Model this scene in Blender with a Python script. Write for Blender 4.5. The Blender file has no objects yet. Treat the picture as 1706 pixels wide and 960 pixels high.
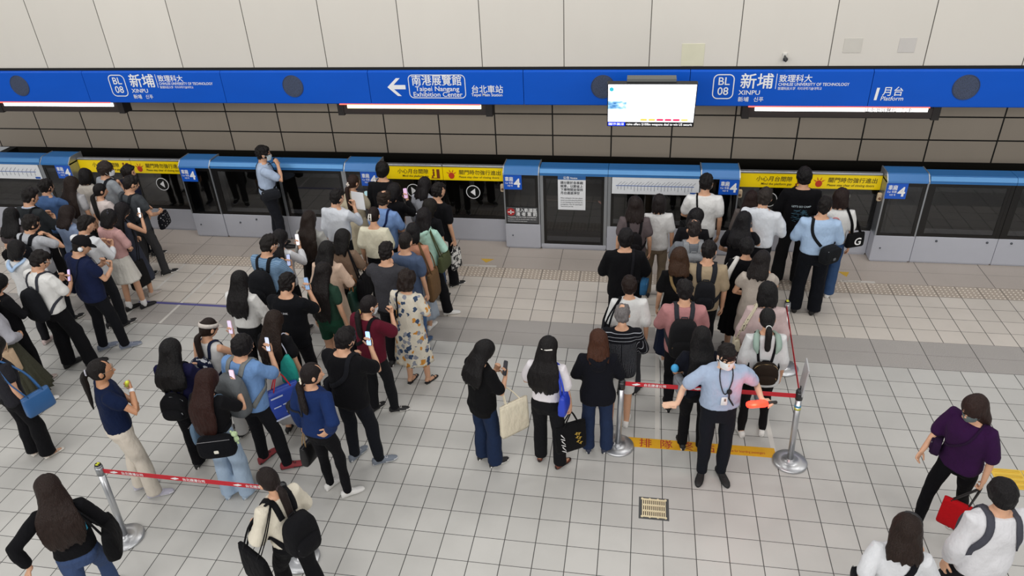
import bpy, math, random
import numpy as np
from mathutils import Vector, Matrix, Euler
from mathutils.bvhtree import BVHTree

SC = bpy.context.scene
COL = SC.collection
PI = math.pi

# ------------------------------------------------------------------ camera
CAM_Z = 5.694
F_PX, YAW, PITCH, ROLL = 1219.94, -0.188222, 0.537676, -0.0507223
def cam_axes():
    cy, sy, cp, sp = math.cos(YAW), math.sin(YAW), math.cos(PITCH), math.sin(PITCH)
    f = np.array([sy*cp, cy*cp, -sp]); r = np.array([cy, -sy, 0.0]); u = np.cross(r, f)
    cr, sr = math.cos(ROLL), math.sin(ROLL)
    return cr*r+sr*u, -sr*r+cr*u, f
CR, CU, CF = cam_axes()
cam_data = bpy.data.cameras.new('camera')
cam_data.sensor_fit = 'HORIZONTAL'
cam_data.sensor_width = 36.0
cam_data.lens = F_PX/1706*36.0
cam_data.clip_end = 200
cam = bpy.data.objects.new('camera', cam_data)
COL.objects.link(cam)
m = Matrix.Identity(4)
for i in range(3):
    m[i][0], m[i][1], m[i][2] = CR[i], CU[i], -CF[i]
m[2][3] = CAM_Z
cam.matrix_world = m
SC.camera = cam

# ------------------------------------------------------------------ light
SC.view_settings.view_transform = 'Standard'
SC.view_settings.look = 'None'
SC.view_settings.gamma = 1.0
SC.view_settings.use_curve_mapping = False
SC.view_settings.exposure = 0.0
world = bpy.data.worlds.new('station_air')
SC.world = world
world.use_nodes = True
bg = world.node_tree.nodes['Background']
bg.inputs[0].default_value = (0.95, 0.97, 1.0, 1)
bg.inputs[1].default_value = 0.27
def area(name, loc, sx, sy, power, rot=(0, 0, 0), col=(1, 0.97, 0.93)):
    l = bpy.data.lights.new(name, 'AREA')
    l.shape = 'RECTANGLE'; l.size = sx; l.size_y = sy; l.energy = power; l.color = col
    o = bpy.data.objects.new(name, l); o.location = loc; o.rotation_euler = rot
    COL.objects.link(o)
    return o
# rows of ceiling tubes over the platform
for k in range(8): area('ceiling_lamp', (-13.5+3.1*k, 8.6, 7.4), 1.5, 0.7, 51, (math.radians(-8), 0, 0))
for k in range(8): area('ceiling_lamp', (-12.0+3.1*k, 3.2, 7.8), 1.5, 0.7, 33, (math.radians(6), 0, 0))
# the lamps of the hall behind, and an added fill strip that brightens the track wall
area('hall_lamp_row', (-2.5, -4.5, 7.0), 26, 1.2, 1250, (math.radians(62), 0, 0))
area('trackway_lamp_row', (-2.5, 11.5, 2.95), 26, 0.15, 78, (math.radians(40), 0, 0))

# ------------------------------------------------------------------ materials
def srgb(h):
    if isinstance(h, str):
        h = h.lstrip('#')
        c = [int(h[i:i+2], 16)/255 for i in (0, 2, 4)]
    else:
        c = list(h)
    return tuple((x/12.92 if x <= 0.04045 else ((x+0.055)/1.055)**2.4) for x in c)
class NT:
    """tiny node helper"""
    def __init__(s, name):
        s.m = bpy.data.materials.new(name); s.m.use_nodes = True
        s.t = s.m.node_tree; s.b = s.t.nodes['Principled BSDF']
        s.out = s.t.nodes['Material Output']
    def n(s, typ, **kw):
        x = s.t.nodes.new(typ)
        for k, v in kw.items():
            setattr(x, k, v)
        return x
    def l(s, a, b):
        s.t.links.new(a, b)
    def math(s, op, a, b=None, c=None):
        x = s.n('ShaderNodeMath', operation=op)
        for i, v in enumerate((a, b, c)):
            if v is None: continue
            if isinstance(v, (int, float)): x.inputs[i].default_value = v
            else: s.l(v, x.inputs[i])
        return x.outputs[0]
    def mix(s, f, a, b):
        x = s.n('ShaderNodeMix', data_type='RGBA')
        for i, v in ((0, f), (6, a), (7, b)):
            if isinstance(v, (int, float)): x.inputs[i].default_value = v
            elif isinstance(v, tuple): x.inputs[i].default_value = (*v[:3], 1)
            else: s.l(v, x.inputs[i])
        return x.outputs[2]
    def coord(s):
        return s.n('ShaderNodeTexCoord').outputs['Object']
    def sep(s, v):
        x = s.n('ShaderNodeSeparateXYZ'); s.l(v, x.inputs[0]); return x.outputs
    def noise(s, v, scale, detail=3, rough=0.5):
        x = s.n('ShaderNodeTexNoise'); x.inputs['Scale'].default_value = scale
        x.inputs['Detail'].default_value = detail; x.inputs['Roughness'].default_value = rough
        if v is not None: s.l(v, x.inputs['Vector'])
        return x.outputs['Fac']
    def mapping(s, v, scale=(1, 1, 1), loc=(0, 0, 0)):
        x = s.n('ShaderNodeMapping'); x.inputs['Scale'].default_value = scale
        x.inputs['Location'].default_value = loc; s.l(v, x.inputs['Vector']); return x.outputs[0]
    def ramp(s, f, stops):
        x = s.n('ShaderNodeValToRGB'); e = x.color_ramp.elements
        e[0].position, e[0].color = stops[0][0], (*stops[0][1], 1)
        e[1].position, e[1].color = stops[-1][0], (*stops[-1][1], 1)
        for p, c in stops[1:-1]:
            k = e.new(p); k.color = (*c, 1)
        s.l(f, x.inputs[0]); return x.outputs[0]
    def color(s, v):
        if isinstance(v, tuple): s.b.inputs['Base Color'].default_value = (*v[:3], 1)
        else: s.l(v, s.b.inputs['Base Color'])
    def bump(s, h, strength, dist=0.01):
        x = s.n('ShaderNodeBump'); x.inputs['Strength'].default_value = strength
        x.inputs['Distance'].default_value = dist
        s.l(h, x.inputs['Height']); s.l(x.outputs[0], s.b.inputs['Normal'])
    def set(s, **kw):
        for k, v in kw.items():
            s.b.inputs[k.replace('_', ' ')].default_value = v
        return s
MC = {}
def cached(key, fn):
    if key not in MC: MC[key] = fn()
    return MC[key]
def plain(name, col, rough=0.5, metal=0.0, var=0.05, scale=8.0, spec=0.5):
    def f():
        n = NT(name); c = srgb(col); co = n.coord()
        nz = n.noise(co, scale)
        n.color(n.mix(nz, tuple(x*(1-var) for x in c), tuple(min(1, x*(1+var)) for x in c)))
        n.set(Roughness=rough, Metallic=metal)
        n.b.inputs['Specular IOR Level'].default_value = spec
        return n.m
    return cached(('plain', name, col, rough, metal), f)
def emit(name, col, strength):
    def f():
        n = NT(name); c = srgb(col); n.color(c)
        n.b.inputs['Emission Color'].default_value = (*c, 1)
        n.b.inputs['Emission Strength'].default_value = strength
        n.set(Roughness=0.4)
        return n.m
    return cached(('emit', name, col, strength), f)
def glass_mat():
    def f():
        n = NT('tinted_glass')
        tr = n.n('ShaderNodeBsdfTransparent'); tr.inputs[0].default_value = (0.5, 0.5, 0.5, 1)
        gl = n.n('ShaderNodeBsdfGlossy'); gl.inputs['Roughness'].default_value = 0.03
        gl.inputs[0].default_value = (0.8, 0.82, 0.85, 1)
        fr = n.n('ShaderNodeFresnel'); fr.inputs[0].default_value = 1.5
        mx = n.n('ShaderNodeMixShader')
        f2 = n.math('MULTIPLY_ADD', fr.outputs[0], 0.85, 0.035)
        n.l(f2, mx.inputs[0]); n.l(tr.outputs[0], mx.inputs[1]); n.l(gl.outputs[0], mx.inputs[2])
        n.l(mx.outputs[0], n.out.inputs[0])
        return n.m
    return cached('glass', f)

# ------------------------------------------------------------------ mesh kit
def V3(*a): return np.array(a, float)
class MB:
    def __init__(s): s.v = []; s.f = []; s.mi = []; s.n = 0
    def add(s, v, f, mi=0):
        b = s.n; s.v.extend([tuple(map(float, p)) for p in v]); s.n += len(v)
        s.f.extend([tuple(b+i for i in q) for q in f]); s.mi.extend([mi]*len(f))
        return s
    def box(s, lo, hi, mi=0):
        x0, y0, z0 = lo; x1, y1, z1 = hi
        v = [(x0, y0, z0), (x1, y0, z0), (x1, y1, z0), (x0, y1, z0), (x0, y0, z1), (x1, y0, z1), (x1, y1, z1), (x0, y1, z1)]
        return s.add(v, [(0, 3, 2, 1), (4, 5, 6, 7), (0, 1, 5, 4), (1, 2, 6, 5), (2, 3, 7, 6), (3, 0, 4, 7)], mi)
    def rbox(s, lo, hi, r=0.01, mi=0, axis=2, seg=3):
        """box with rounded corners around one axis and eased ends"""
        lo = list(lo); hi = list(hi)
        ax = [i for i in range(3) if i != axis]
        a0, a1, b0, b1 = lo[ax[0]], hi[ax[0]], lo[ax[1]], hi[ax[1]]
        r = min(r, (a1-a0)*0.49, (b1-b0)*0.49); e = min(r*0.5, (hi[axis]-lo[axis])*0.25)
        def outline(ins):
            o = []
            for (cx, cy, t0) in ((a1-r, b1-r, 0), (a0+r, b1-r, 1), (a0+r, b0+r, 2), (a1-r, b0+r, 3)):
                for k in range(seg+1):
                    t = (t0+k/seg)*PI/2; q = max(r-ins, 1e-4)
                    o.append((cx+q*math.cos(t), cy+q*math.sin(t)))
            return o
        rings = []
        for z, ins in ((lo[axis], e), (lo[axis]+e, 0), (hi[axis]-e, 0), (hi[axis], e)):
            rg = []
            for (a, b) in outline(ins):
                p = [0, 0, 0]; p[ax[0]] = a; p[ax[1]] = b; p[axis] = z; rg.append(p)
            rings.append(rg)
        return s.rings(rings, mi)
    def rings(s, rings, mi=0, cap=True, close=False):
        n = len(rings[0]); v = [p for r in rings for p in r]; f = []
        R = len(rings)
        for i in range(R-1 if not close else R):
            a, b = i*n, ((i+1) % R)*n
            for j in range(n):
                k = (j+1) % n
                f.append((a+j, a+k, b+k, b+j))
        if cap and not close:
            f.append(tuple(range(n-1, -1, -1))); f.append(tuple((R-1)*n+j for j in range(n)))
        return s.add(v, f, mi)
    def loft(s, secs, n=20, mi=0, e=2.0):
        """secs: (cx,cy,cz,ax,ay) horizontal super-ellipses"""
        rs = []
        for q in secs:
            cx, cy, cz, ax, ay = q[:5]
            r = []
            for j in range(n):
                t = 2*PI*j/n; c, d = math.cos(t), math.sin(t)
                c = math.copysign(abs(c)**(2/e), c); d = math.copysign(abs(d)**(2/e), d)
                r.append((cx+ax*c, cy+ay*d, cz))
            rs.append(r)
        return s.rings(rs, mi)
    def tube(s, pts, rad, n=10, mi=0, flat=1.0, up=None, ends=True):
        pts = [np.array(p, float) for p in pts]
        if isinstance(rad, (int, float)): rad = [rad]*len(pts)
        rad = list(rad)
        if ends:
            d0 = pts[0]-pts[1]; d0 /= np.linalg.norm(d0)+1e-9; d1 = pts[-1]-pts[-2]; d1 /= np.linalg.norm(d1)+1e-9
            r0, r1 = rad[0], rad[-1]
            pts = [pts[0]+d0*r0*0.9, pts[0]+d0*r0*0.6]+pts+[pts[-1]+d1*r1*0.6, pts[-1]+d1*r1*0.9]
            rad = [r0*0.35, r0*0.78]+rad+[r1*0.78, r1*0.35]
        tang = []
        for i in range(len(pts)):
            a = pts[max(i-1, 0)]; b = pts[min(i+1, len(pts)-1)]
            t = b-a; tang.append(t/(np.linalg.norm(t)+1e-9))
        ref = np.array(up if up is not None else (0, 0, 1.0), float)
        if abs(ref@tang[0]) > 0.95: ref = np.array((0, 1.0, 0)) if up is None else np.array((1.0, 0, 0))
        rs = []
        for p, t, r in zip(pts, tang, rad):
            x = np.cross(t, ref); L = np.linalg.norm(x)
            if L < 1e-6: x = np.cross(t, (1, 0, 0)); L = np.linalg.norm(x)
            x /= L; y = np.cross(x, t)
            if up is None: ref = y
            rs.append([p+x*r*math.cos(2*PI*j/n)+y*r*flat*math.sin(2*PI*j/n) for j in range(n)])
        return s.rings(rs, mi)
    def ell(s, c, r, mi=0, nu=14, nv=9, rot=None):
        rs = []
        for i in range(nv+1):
            th = PI*(0.02+0.96*i/nv)
            ring = []
            for j in range(nu):
                ph = 2*PI*j/nu
                p = np.array((r[0]*math.sin(th)*math.cos(ph), r[1]*math.sin(th)*math.sin(ph), -r[2]*math.cos(th)))
                if rot is not None: p = rot@p
                ring.append(p+np.array(c))
            rs.append(ring)
        return s.rings(rs, mi)
    def cyl(s, c, r, z0, z1, n=24, mi=0):
        return s.rings([[(c[0]+r*math.cos(2*PI*j/n), c[1]+r*math.sin(2*PI*j/n), z) for j in range(n)] for z in (z0, z1)], mi)
    def prism(s, poly, axis, a, b, mi=0):
        """poly of 2-D points swept along axis from a to b"""
        rs = []
        for w in (a, b):
            r = []
            for (p, q) in poly:
                r.append({0: (w, p, q), 1: (p, w, q), 2: (p, q, w)}[axis])
            rs.append(r)
        return s.rings(rs, mi)
    def mesh(s, name, mats, smooth=False):
        me = bpy.data.meshes.new(name)
        me.from_pydata(s.v, [], s.f)
        if not isinstance(mats, (list, tuple)): mats = [mats]
        for m_ in mats: me.materials.append(m_)
        if len(mats) > 1: me.polygons.foreach_set('material_index', s.mi)
        fix_normals(me)
        me.polygons.foreach_set('use_smooth', [smooth]*len(me.polygons))
        me.update()
        return me
import bmesh
def fix_normals(me):
    bm = bmesh.new(); bm.from_mesh(me)
    bmesh.ops.recalc_face_normals(bm, faces=bm.faces)
    bm.to_mesh(me); bm.free()
def link(name, me, parent=None, loc=(0, 0, 0)):
    o = bpy.data.objects.new(name, me); COL.objects.link(o)
    o.location = loc
    if parent is not None: o.parent = parent
    return o
def build(name, mb, mats, parent=None, smooth=False, loc=(0, 0, 0)):
    return link(name, mb.mesh(name, mats, smooth), parent, loc)
def tag(o, label, cat, group=None):
    o['label'] = label; o['category'] = cat
    if group: o['group'] = group
    return o
def thing(name, label, cat, loc=(0, 0, 0), rz=0.0, group=None):
    o = bpy.data.objects.new(name, None); COL.objects.link(o)
    o.empty_display_size = 0.1
    o.location = loc; o.rotation_euler = (0, 0, rz)
    return tag(o, label, cat, group)
def struct(name, mb, mats, smooth=False):
    o = build(name, mb, mats, None, smooth); o['kind'] = 'structure'; return o
TMP = bpy.data.scenes.new('workbench')
def eval_mesh(o):
    TMP.collection.objects.link(o)
    vl = TMP.view_layers[0]
    with bpy.context.temp_override(scene=TMP, view_layer=vl):
        dg = bpy.context.evaluated_depsgraph_get()
    dg.update()
    me = bpy.data.meshes.new_from_object(o.evaluated_get(dg), depsgraph=dg)
    TMP.collection.objects.unlink(o)
    return me
def text_mb(mb, s, size, origin, xdir=(1, 0, 0), ydir=(0, 0, 1), depth=0.004, mi=0, align='LEFT', bold=0.0, shear=0.0, width=None, sp=1.0):
    """letters as flat solid shapes: baseline starts at origin"""
    cjk = any(ord(q) > 0x2E80 for q in s)
    c = bpy.data.curves.new('t', 'FONT'); c.body = s; c.size = size; c.align_x = align
    c.offset = 0.0 if cjk else bold*size; c.shear = shear; c.extrude = 0.0; c.resolution_u = 3; c.space_character = sp
    o = bpy.data.objects.new('t', c)
    me = eval_mesh(o)
    n = len(me.vertices); co = np.empty(n*3); me.vertices.foreach_get('co', co); co = co.reshape(-1, 3)
    fs = [tuple(p.vertices) for p in me.polygons]
    bpy.data.objects.remove(o); bpy.data.curves.remove(c); bpy.data.meshes.remove(me)
    if n == 0: return 0
    X = np.array(xdir, float); Y = np.array(ydir, float); Z = np.cross(X, Y)
    k = 1.0
    w = co[:, 0].max()-co[:, 0].min()
    if width: k = width/w; w = width
    P = np.array(origin, float)+co[:, :1]*k*X+co[:, 1:2]*Y+depth*Z
    if cjk and bold:
        for i, (dx, dy) in enumerate(((-1, 0), (1, 0), (0, -1), (0, 1))):
            mb.add(P+(X*dx+Y*dy)*bold*size*0.8+Z*0.0001*i, fs, mi)
    else: mb.add(P, fs, mi)
    return w
def lettering(parent, items, mat, name='lettering'):
    mb = MB()
    for it in items: text_mb(mb, **it)
    return build(name, mb, mat, parent)
WHITE = lambda: plain('white_print', '#f2f4f6', 0.5)
# ================================================================== the setting
TX0 = -1.9923           # tile columns stand at TX0 + 0.3 c
BAND0, BANDM, BAND1, TAC0, TAC1, ROW2, EDGE = 7.911, 8.209, 8.510, 9.677, 9.99, 10.37, 11.15
RD = 0.29179
PSD = 10.67
XL, XR = -15.0, 10.0
def floor_mat(name, base, dark, pw, ph, x0, y0, speck=0.0, bumps=False, warm=0.0, joint_y=True):
    n = NT(name); co = n.coord(); x, y, z = n.sep(co)
    u = n.math('DIVIDE', n.math('SUBTRACT', x, x0), pw); v = n.math('DIVIDE', n.math('SUBTRACT', y, y0), ph)
    fu = n.math('FRACT', u); fv = n.math('FRACT', v)
    du = n.math('MULTIPLY', n.math('MINIMUM', fu, n.math('SUBTRACT', 1.0, fu)), pw)
    dv = n.math('MULTIPLY', n.math('MINIMUM', fv, n.math('SUBTRACT', 1.0, fv)), ph)
    ju = n.math('LESS_THAN', du, 0.0042); jv = n.math('LESS_THAN', dv, 0.0032)
    j = n.math('MAXIMUM', ju, jv) if joint_y else ju
    cell = n.n('ShaderNodeCombineXYZ'); n.l(n.math('FLOOR', u), cell.inputs[0]); n.l(n.math('FLOOR', v), cell.inputs[1])
    wn = n.n('ShaderNodeTexWhiteNoise'); n.l(cell.outputs[0], wn.inputs['Vector'])
    b = srgb(base); d = srgb(dark)
    c = n.mix(wn.outputs['Value'], tuple(q*0.94 for q in b), tuple(q*1.05 for q in b))
    dirt = n.noise(co, 1.3, 5, 0.62)
    c = n.mix(n.math('MULTIPLY', n.math('SUBTRACT', dirt, 0.44), 1.1), c, tuple(q*0.72 for q in b))
    fine = n.noise(n.mapping(co, (60, 60, 1)), 2.2, 4, 0.7)
    c = n.mix(n.math('MULTIPLY', fine, 0.16), c, tuple(q*0.55 for q in b))
    if speck:
        sp = n.noise(n.mapping(co, (130, 130, 1)), 1.0, 3, 0.8)
        c = n.mix(n.math('MULTIPLY', n.math('GREATER_THAN', sp, 0.53), speck), c, tuple(q*1.65 for q in b))
        c = n.mix(n.math('MULTIPLY', n.math('LESS_THAN', sp, 0.40), speck), c, tuple(q*0.42 for q in b))
    h = n.math('SUBTRACT', 1.0, j)
    c = n.mix(j, c, d)
    n.color(c); n.bump(h, 0.35, 0.004)
    n.l(n.math('ADD', n.math('MULTIPLY', dirt, 0.25), 0.33), n.b.inputs['Roughness'])
    n.b.inputs['Specular IOR Level'].default_value = 0.35
    return n.m
fl = MB()
def quad(y0, y1, mi, z=0.0): fl.add([(XL, y0, z), (XR, y0, z), (XR, y1, z), (XL, y1, z)], [(0, 1, 2, 3)], mi)
quad(-3, BAND0, 0); quad(BAND0, BANDM, 1); quad(BANDM, BAND1, 2); quad(BAND1, TAC0, 3); quad(TAC0, TAC1, 4); quad(TAC1, ROW2, 5); quad(ROW2, EDGE, 6)
fl.add([(XL, EDGE, 0), (XR, EDGE, 0), (XR, EDGE, -1.2), (XL, EDGE, -1.2)], [(0, 1, 2, 3)], 6)
XM = TX0-0.3
floor = struct('floor', fl, [
    floor_mat('pale_floor_tile', '#c4c3bf', '#454443', 0.3, RD, TX0, BAND0),
    floor_mat('granite_band', '#a5a19d', '#4a4846', 0.6, 5.0, XM, BAND0, 0.45),
    floor_mat('granite_band', '#a5a19d', '#4a4846', 0.6, 5.0, XM, BANDM, 0.45),
    floor_mat('pale_floor_tile_edge', '#d1cac1', '#4a4745', 0.3, RD, TX0, BAND1),
    floor_mat('dotted_tile_base', '#b3a79a', '#5a544e', 0.3, 5.0, TX0, TAC0),
    floor_mat('granite_edge', '#b0a79f', '#4c4844', 0.9, 5.0, TX0-0.05, TAC1, 0.4),
    floor_mat('granite_edge', '#b0a79f', '#4c4844', 0.9, 5.0, TX0-0.05, ROW2, 0.4)])
# raised dots of the warning strip: one mesh of domes, uncountable
dm = MB()
for c in range(-32, 28):
    for i in range(5):
        for j in range(5):
            x = TX0+0.3*c+0.03+0.06*i; y = TAC0+0.032+0.062*j
            r = 0.014; k = 6
            v = [(x+r*math.cos(2*PI*q/k), y+r*math.sin(2*PI*q/k), 0.0005) for q in range(k)]+[(x+r*0.55*math.cos(2*PI*q/k), y+r*0.55*math.sin(2*PI*q/k), 0.005) for q in range(k)]
            dm.add(v, [(q, (q+1) % k, k+(q+1) % k, k+q) for q in range(k)]+[tuple(range(k, 2*k))])
o = build('warning_dots', dm, plain('dot_stone', '#ddd4c8', 0.6))
o['kind'] = 'structure'; o.name = 'floor_strip'
# yellow guiding tiles at the edge of the frame
def yellow_tile(x0, y0, x1, y1, label, bars=True):
    t = thing('tactile_tile', label, 'tactile tile', ((x0+x1)/2, (y0+y1)/2, 0.0005), 0, 'yellow guiding tiles')
    b = MB(); w, h = (x1-x0)/2-0.003, (y1-y0)/2-0.003
    b.rbox((-w, -h, 0), (w, h, 0.004), 0.006)
    build('tile_plate', b, plain('yellow_tile', '#e3bd45', 0.55, var=0.12), t)
    b = MB()
    if bars:
        for k in range(4):
            yy = -h+(k+0.5)*2*h/4; b.rbox((-w+0.02, yy-0.014, 0.0035), (w-0.02, yy+0.014, 0.009), 0.012)
    else:
        for i in range(5):
            for k in range(5):
                b.ell((-w+(i+0.5)*2*w/5, -h+(k+0.5)*2*h/5, 0.004), (0.014, 0.014, 0.005), 0, 8, 4)
    build('rib_pattern' if bars else 'dot_pattern', b, plain('yellow_tile_ridge', '#dcb43c', 0.55, var=0.12), t, True)
yt = TX0+0.3*19
yellow_tile(3.73, 5.95, 4.03, 6.24, 'yellow ribbed guiding tile beyond the walking woman in purple')
yellow_tile(4.03, 5.95, 4.33, 6.24, 'yellow dotted tile beside the ribbed guiding tile at the frame edge', False)
yellow_tile(3.73, 5.36, 4.03, 5.65, 'yellow ribbed guiding tile beside the head of the white shirt walker')
yellow_tile(4.03, 5.66, 4.33, 5.95, 'yellow ribbed guiding tile between the two others at the frame edge')

# upper wall: 1.2 m cream panels over the platform edge
def panel_wall_mat(name, base, joint, pw, ph, x0, z0, jw, rough=0.4, stain=0.0):
    n = NT(name); co = n.coord(); x, y, z = n.sep(co)
    u = n.math('DIVIDE', n.math('SUBTRACT', x, x0), pw); v = n.math('DIVIDE', n.math('SUBTRACT', z, z0), ph)
    fu = n.math('FRACT', u); fv = n.math('FRACT', v)
    du = n.math('MULTIPLY', n.math('MINIMUM', fu, n.math('SUBTRACT', 1.0, fu)), pw)
    dv = n.math('MULTIPLY', n.math('MINIMUM', fv, n.math('SUBTRACT', 1.0, fv)), ph)
    j = n.math('MAXIMUM', n.math('LESS_THAN', du, jw), n.math('LESS_THAN', dv, jw))
    cell = n.n('ShaderNodeCombineXYZ'); n.l(n.math('FLOOR', u), cell.inputs[0]); n.l(n.math('FLOOR', v), cell.inputs[1])
    wn = n.n('ShaderNodeTexWhiteNoise'); n.l(cell.outputs[0], wn.inputs['Vector'])
    b = srgb(base)
    c = n.mix(wn.outputs['Value'], tuple(q*0.95 for q in b), tuple(min(1, q*1.03) for q in b))
    nz = n.noise(n.mapping(co, (1, 1, 0.5)), 2.0, 5, 0.6)
    c = n.mix(n.math('MULTIPLY', n.math('SUBTRACT', nz, 0.42), stain), c, tuple(q*0.7 for q in b))
    c = n.mix(j, c, srgb(joint)); n.color(c)
    n.bump(n.math('SUBTRACT', 1.0, j), 0.6, 0.006)
    n.set(Roughness=rough)
    return n.m
UPW = panel_wall_mat('cream_wall_panel', '#dcd8d0', '#55514b', 1.204, 40.0, 0.100, -20.0, 0.006, 0.38, 0.25)
b = MB(); b.box((XL, PSD+0.01, 2.99), (XR, PSD+0.16, 7.2))
struct('wall_platform_edge', b, UPW)
# slab over the tracks, and the tunnel side behind
b = MB(); b.box((XL, PSD+0.16, 3.02), (XR, 15.2, 3.3))
struct('ceiling', b, plain('track_slab', '#4a4744', 0.9))
TRW = panel_wall_mat('grey_track_panel', '#b8ad9f', '#161412', 1.2, 0.45, -0.545, 0.17, 0.014, 0.55, 0.5)
b = MB(); b.box((XL, 14.5, 0.17), (XR, 14.7, 3.05))
struct('wall_track', b, TRW)
b = MB(); b.box((XL, 14.95, -1.3), (XR, 15.1, 0.4)); b.box((XL, EDGE-0.02, -1.35), (XR, 15.1, -1.2))
struct('floor_trackbed', b, plain('track_concrete', '#26241f', 0.95))
for (xa, xb) in ((XL-0.2, XL), (XR, XR+0.2)):
    b = MB(); b.box((xa, -3, -1.35), (xb, 15.2, 0.0)); struct('wall_track_end', b, plain('track_concrete', '#26241f', 0.95))
# running rails
for y in (12.1, 13.55):
    b = MB(); prof = [(-0.07, 0), (0.07, 0), (0.07, 0.02), (0.012, 0.04), (0.012, 0.12), (0.035, 0.13), (0.035, 0.165), (-0.035, 0.165), (-0.035, 0.13), (-0.012, 0.12), (-0.012, 0.04), (-0.07, 0.02)]
    b.prism([(y+p, -1.2+q) for p, q in prof], 0, XL, XR)
    o = build('running_rail', b, plain('rail_steel', '#4c4540', 0.45, 0.8))
    tag(o, 'steel running rail in the dark track bed, '+('next to the platform' if y < 13 else 'next to the far panelled wall'), 'rail')

# blue fascia: separate 2.42 m panels with a black shadow gap above
BLUE = '#0256c9'
def fascia_mat():
    n = NT('fascia_blue'); c = srgb(BLUE); co = n.coord()
    nz = n.noise(n.mapping(co, (0.6, 1, 1.5)), 1.4, 3)
    n.color(n.mix(nz, tuple(q*0.88 for q in c), tuple(q*1.12 for q in c))); n.set(Roughness=0.35); n.b.inputs['Specular IOR Level'].default_value = 0.3
    return n.m
FB = fascia_mat()
b = MB(); b.box((XL, PSD-0.01, 2.955), (XR, PSD+0.15, 2.99)); struct('trim_1', b, plain('shadow_gap_black', '#121212', 0.8))
FX = [-8.908-2.41*2, -8.908-2.41, -8.908, -6.49, -4.075, -1.70, 0.68, 3.10, 5.52, 7.94, 10.0]
desc = ['far end panel beyond the frame', 'plain blue fascia panel with a round speaker at the frame edge', 'station name sign with BL08 over the crowd by the white route map',
        'plain blue fascia panel with a round speaker over the standing guard', 'direction sign with an arrow to the exhibition center',
        'plain blue fascia panel behind the hanging screen', 'station name sign with BL08 beside the hanging screen', 'blue platform number sign with a round speaker',
        'plain blue fascia panel past the platform number sign', 'plain blue fascia panel beyond the frame']
sign_at = {}
for i in range(len(FX)-1):
    x0, x1 = FX[i]+0.004, FX[i+1]-0.004
    t = thing('fascia_sign', desc[i], 'sign', ((x0+x1)/2, PSD-0.05, 2.44))
    w = (x1-x0)/2
    b = MB(); b.prism([(0.0, 0.012), (0.012, 0), (0.19, 0), (0.19, 0.51), (0.03, 0.51), (0.0, 0.485)], 0, -w, w)
    build('sign_face', b, FB, t)
    sign_at[i] = (t, (x0+x1)/2)
Y0 = -0.003
def on_sign(i, mb, items, mat=None, name='lettering'):
    t, cx = sign_at[i]
    for it in items:
        it = dict(it); x, z = it.pop('at'); it['origin'] = (x-cx, Y0, z-2.44); text_mb(mb, depth=0.0, **it)
    return build(name, mb, mat or WHITE(), t)
def round_rect(mb, cx, cz, w, h, r, lw, y, mi=0):
    o, i_ = [], []
    for (sx, sz, t0) in ((1, 1, 0), (-1, 1, 1), (-1, -1, 2), (1, -1, 3)):
        for k in range(6):
            t = (t0+k/5)*PI/2
            px, pz = cx+sx*(w/2-r), cz+sz*(h/2-r)
            o.append((px+r*math.cos(t), y, pz+r*math.sin(t))); i_.append((px+(r-lw)*math.cos(t), y, pz+(r-lw)*math.sin(t)))
    n = len(o)
    mb.add(o+i_, [(k, (k+1) % n, n+(k+1) % n, n+k) for k in range(n)], mi)
def station_name(i, x):
    t, cx = sign_at[i]; mb = MB()
    round_rect(mb, x+0.145-cx, 2.72-2.44, 0.29, 0.35, 0.075, 0.014, Y0)
    on_sign(i, mb, [dict(s='BL', size=0.155, at=(x+0.145, 2.745), align='CENTER', bold=0.008), dict(s='08', size=0.155, at=(x+0.145, 2.605), align='CENTER', bold=0.008),
        dict(s='新埔', size=0.225, at=(x+0.365, 2.715), bold=0.016), dict(s='致理科大', size=0.11, at=(x+0.88, 2.795), bold=0.016),
        dict(s='CHIHLEE UNIVERSITY OF TECHNOLOGY', size=0.058, at=(x+0.88, 2.735), width=0.93, bold=0.012), dict(s='致理科技大学  치리과학기술대학교', size=0.045, at=(x+0.88, 2.68), width=0.58, bold=0.008),
        dict(s='XINPU', size=0.09, at=(x+0.36, 2.608), bold=0.008, width=0.29), dict(s='新埔   신푸', size=0.075, at=(x+0.36, 2.515), bold=0.01)])
    mb = MB(); mb.box((x+0.845-cx, Y0-0.001, 2.69-2.44), (x+0.853-cx, Y0+0.002, 2.90-2.44)); build('divider_line', mb, WHITE(), t)
station_name(2, -8.46)
station_name(6, 1.00)
t, cx = sign_at[4]; mb = MB()
round_rect(mb, -3.01-cx, 2.715-2.44, 0.88, 0.355, 0.07, 0.012, Y0)
on_sign(4, mb, [dict(s='南港展覽館', size=0.165, at=(-3.01, 2.745), align='CENTER', bold=0.014, width=0.76), dict(s='Taipei Nangang', size=0.1, at=(-3.01, 2.648), align='CENTER', bold=0.01, width=0.68),
    dict(s='Exhibition Center', size=0.1, at=(-3.01, 2.563), align='CENTER', bold=0.01, width=0.76), dict(s='台北車站', size=0.125, at=(-2.49, 2.63), bold=0.012, width=0.47), dict(s='Taipei Main Station', size=0.06, at=(-2.49, 2.572), bold=0.012, width=0.47)])
mb = MB(); ax, az = -3.785-cx, 2.705-2.44
a = [(0, 0), (0.15, 0.135), (0.21, 0.135), (0.10, 0.032), (0.285, 0.032), (0.285, -0.032), (0.10, -0.032), (0.21, -0.135), (0.15, -0.135)]
mb.prism([(ax+p, az+q) for p, q in a], 1, Y0-0.001, Y0+0.002); build('arrow', mb, WHITE(), t)
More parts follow.
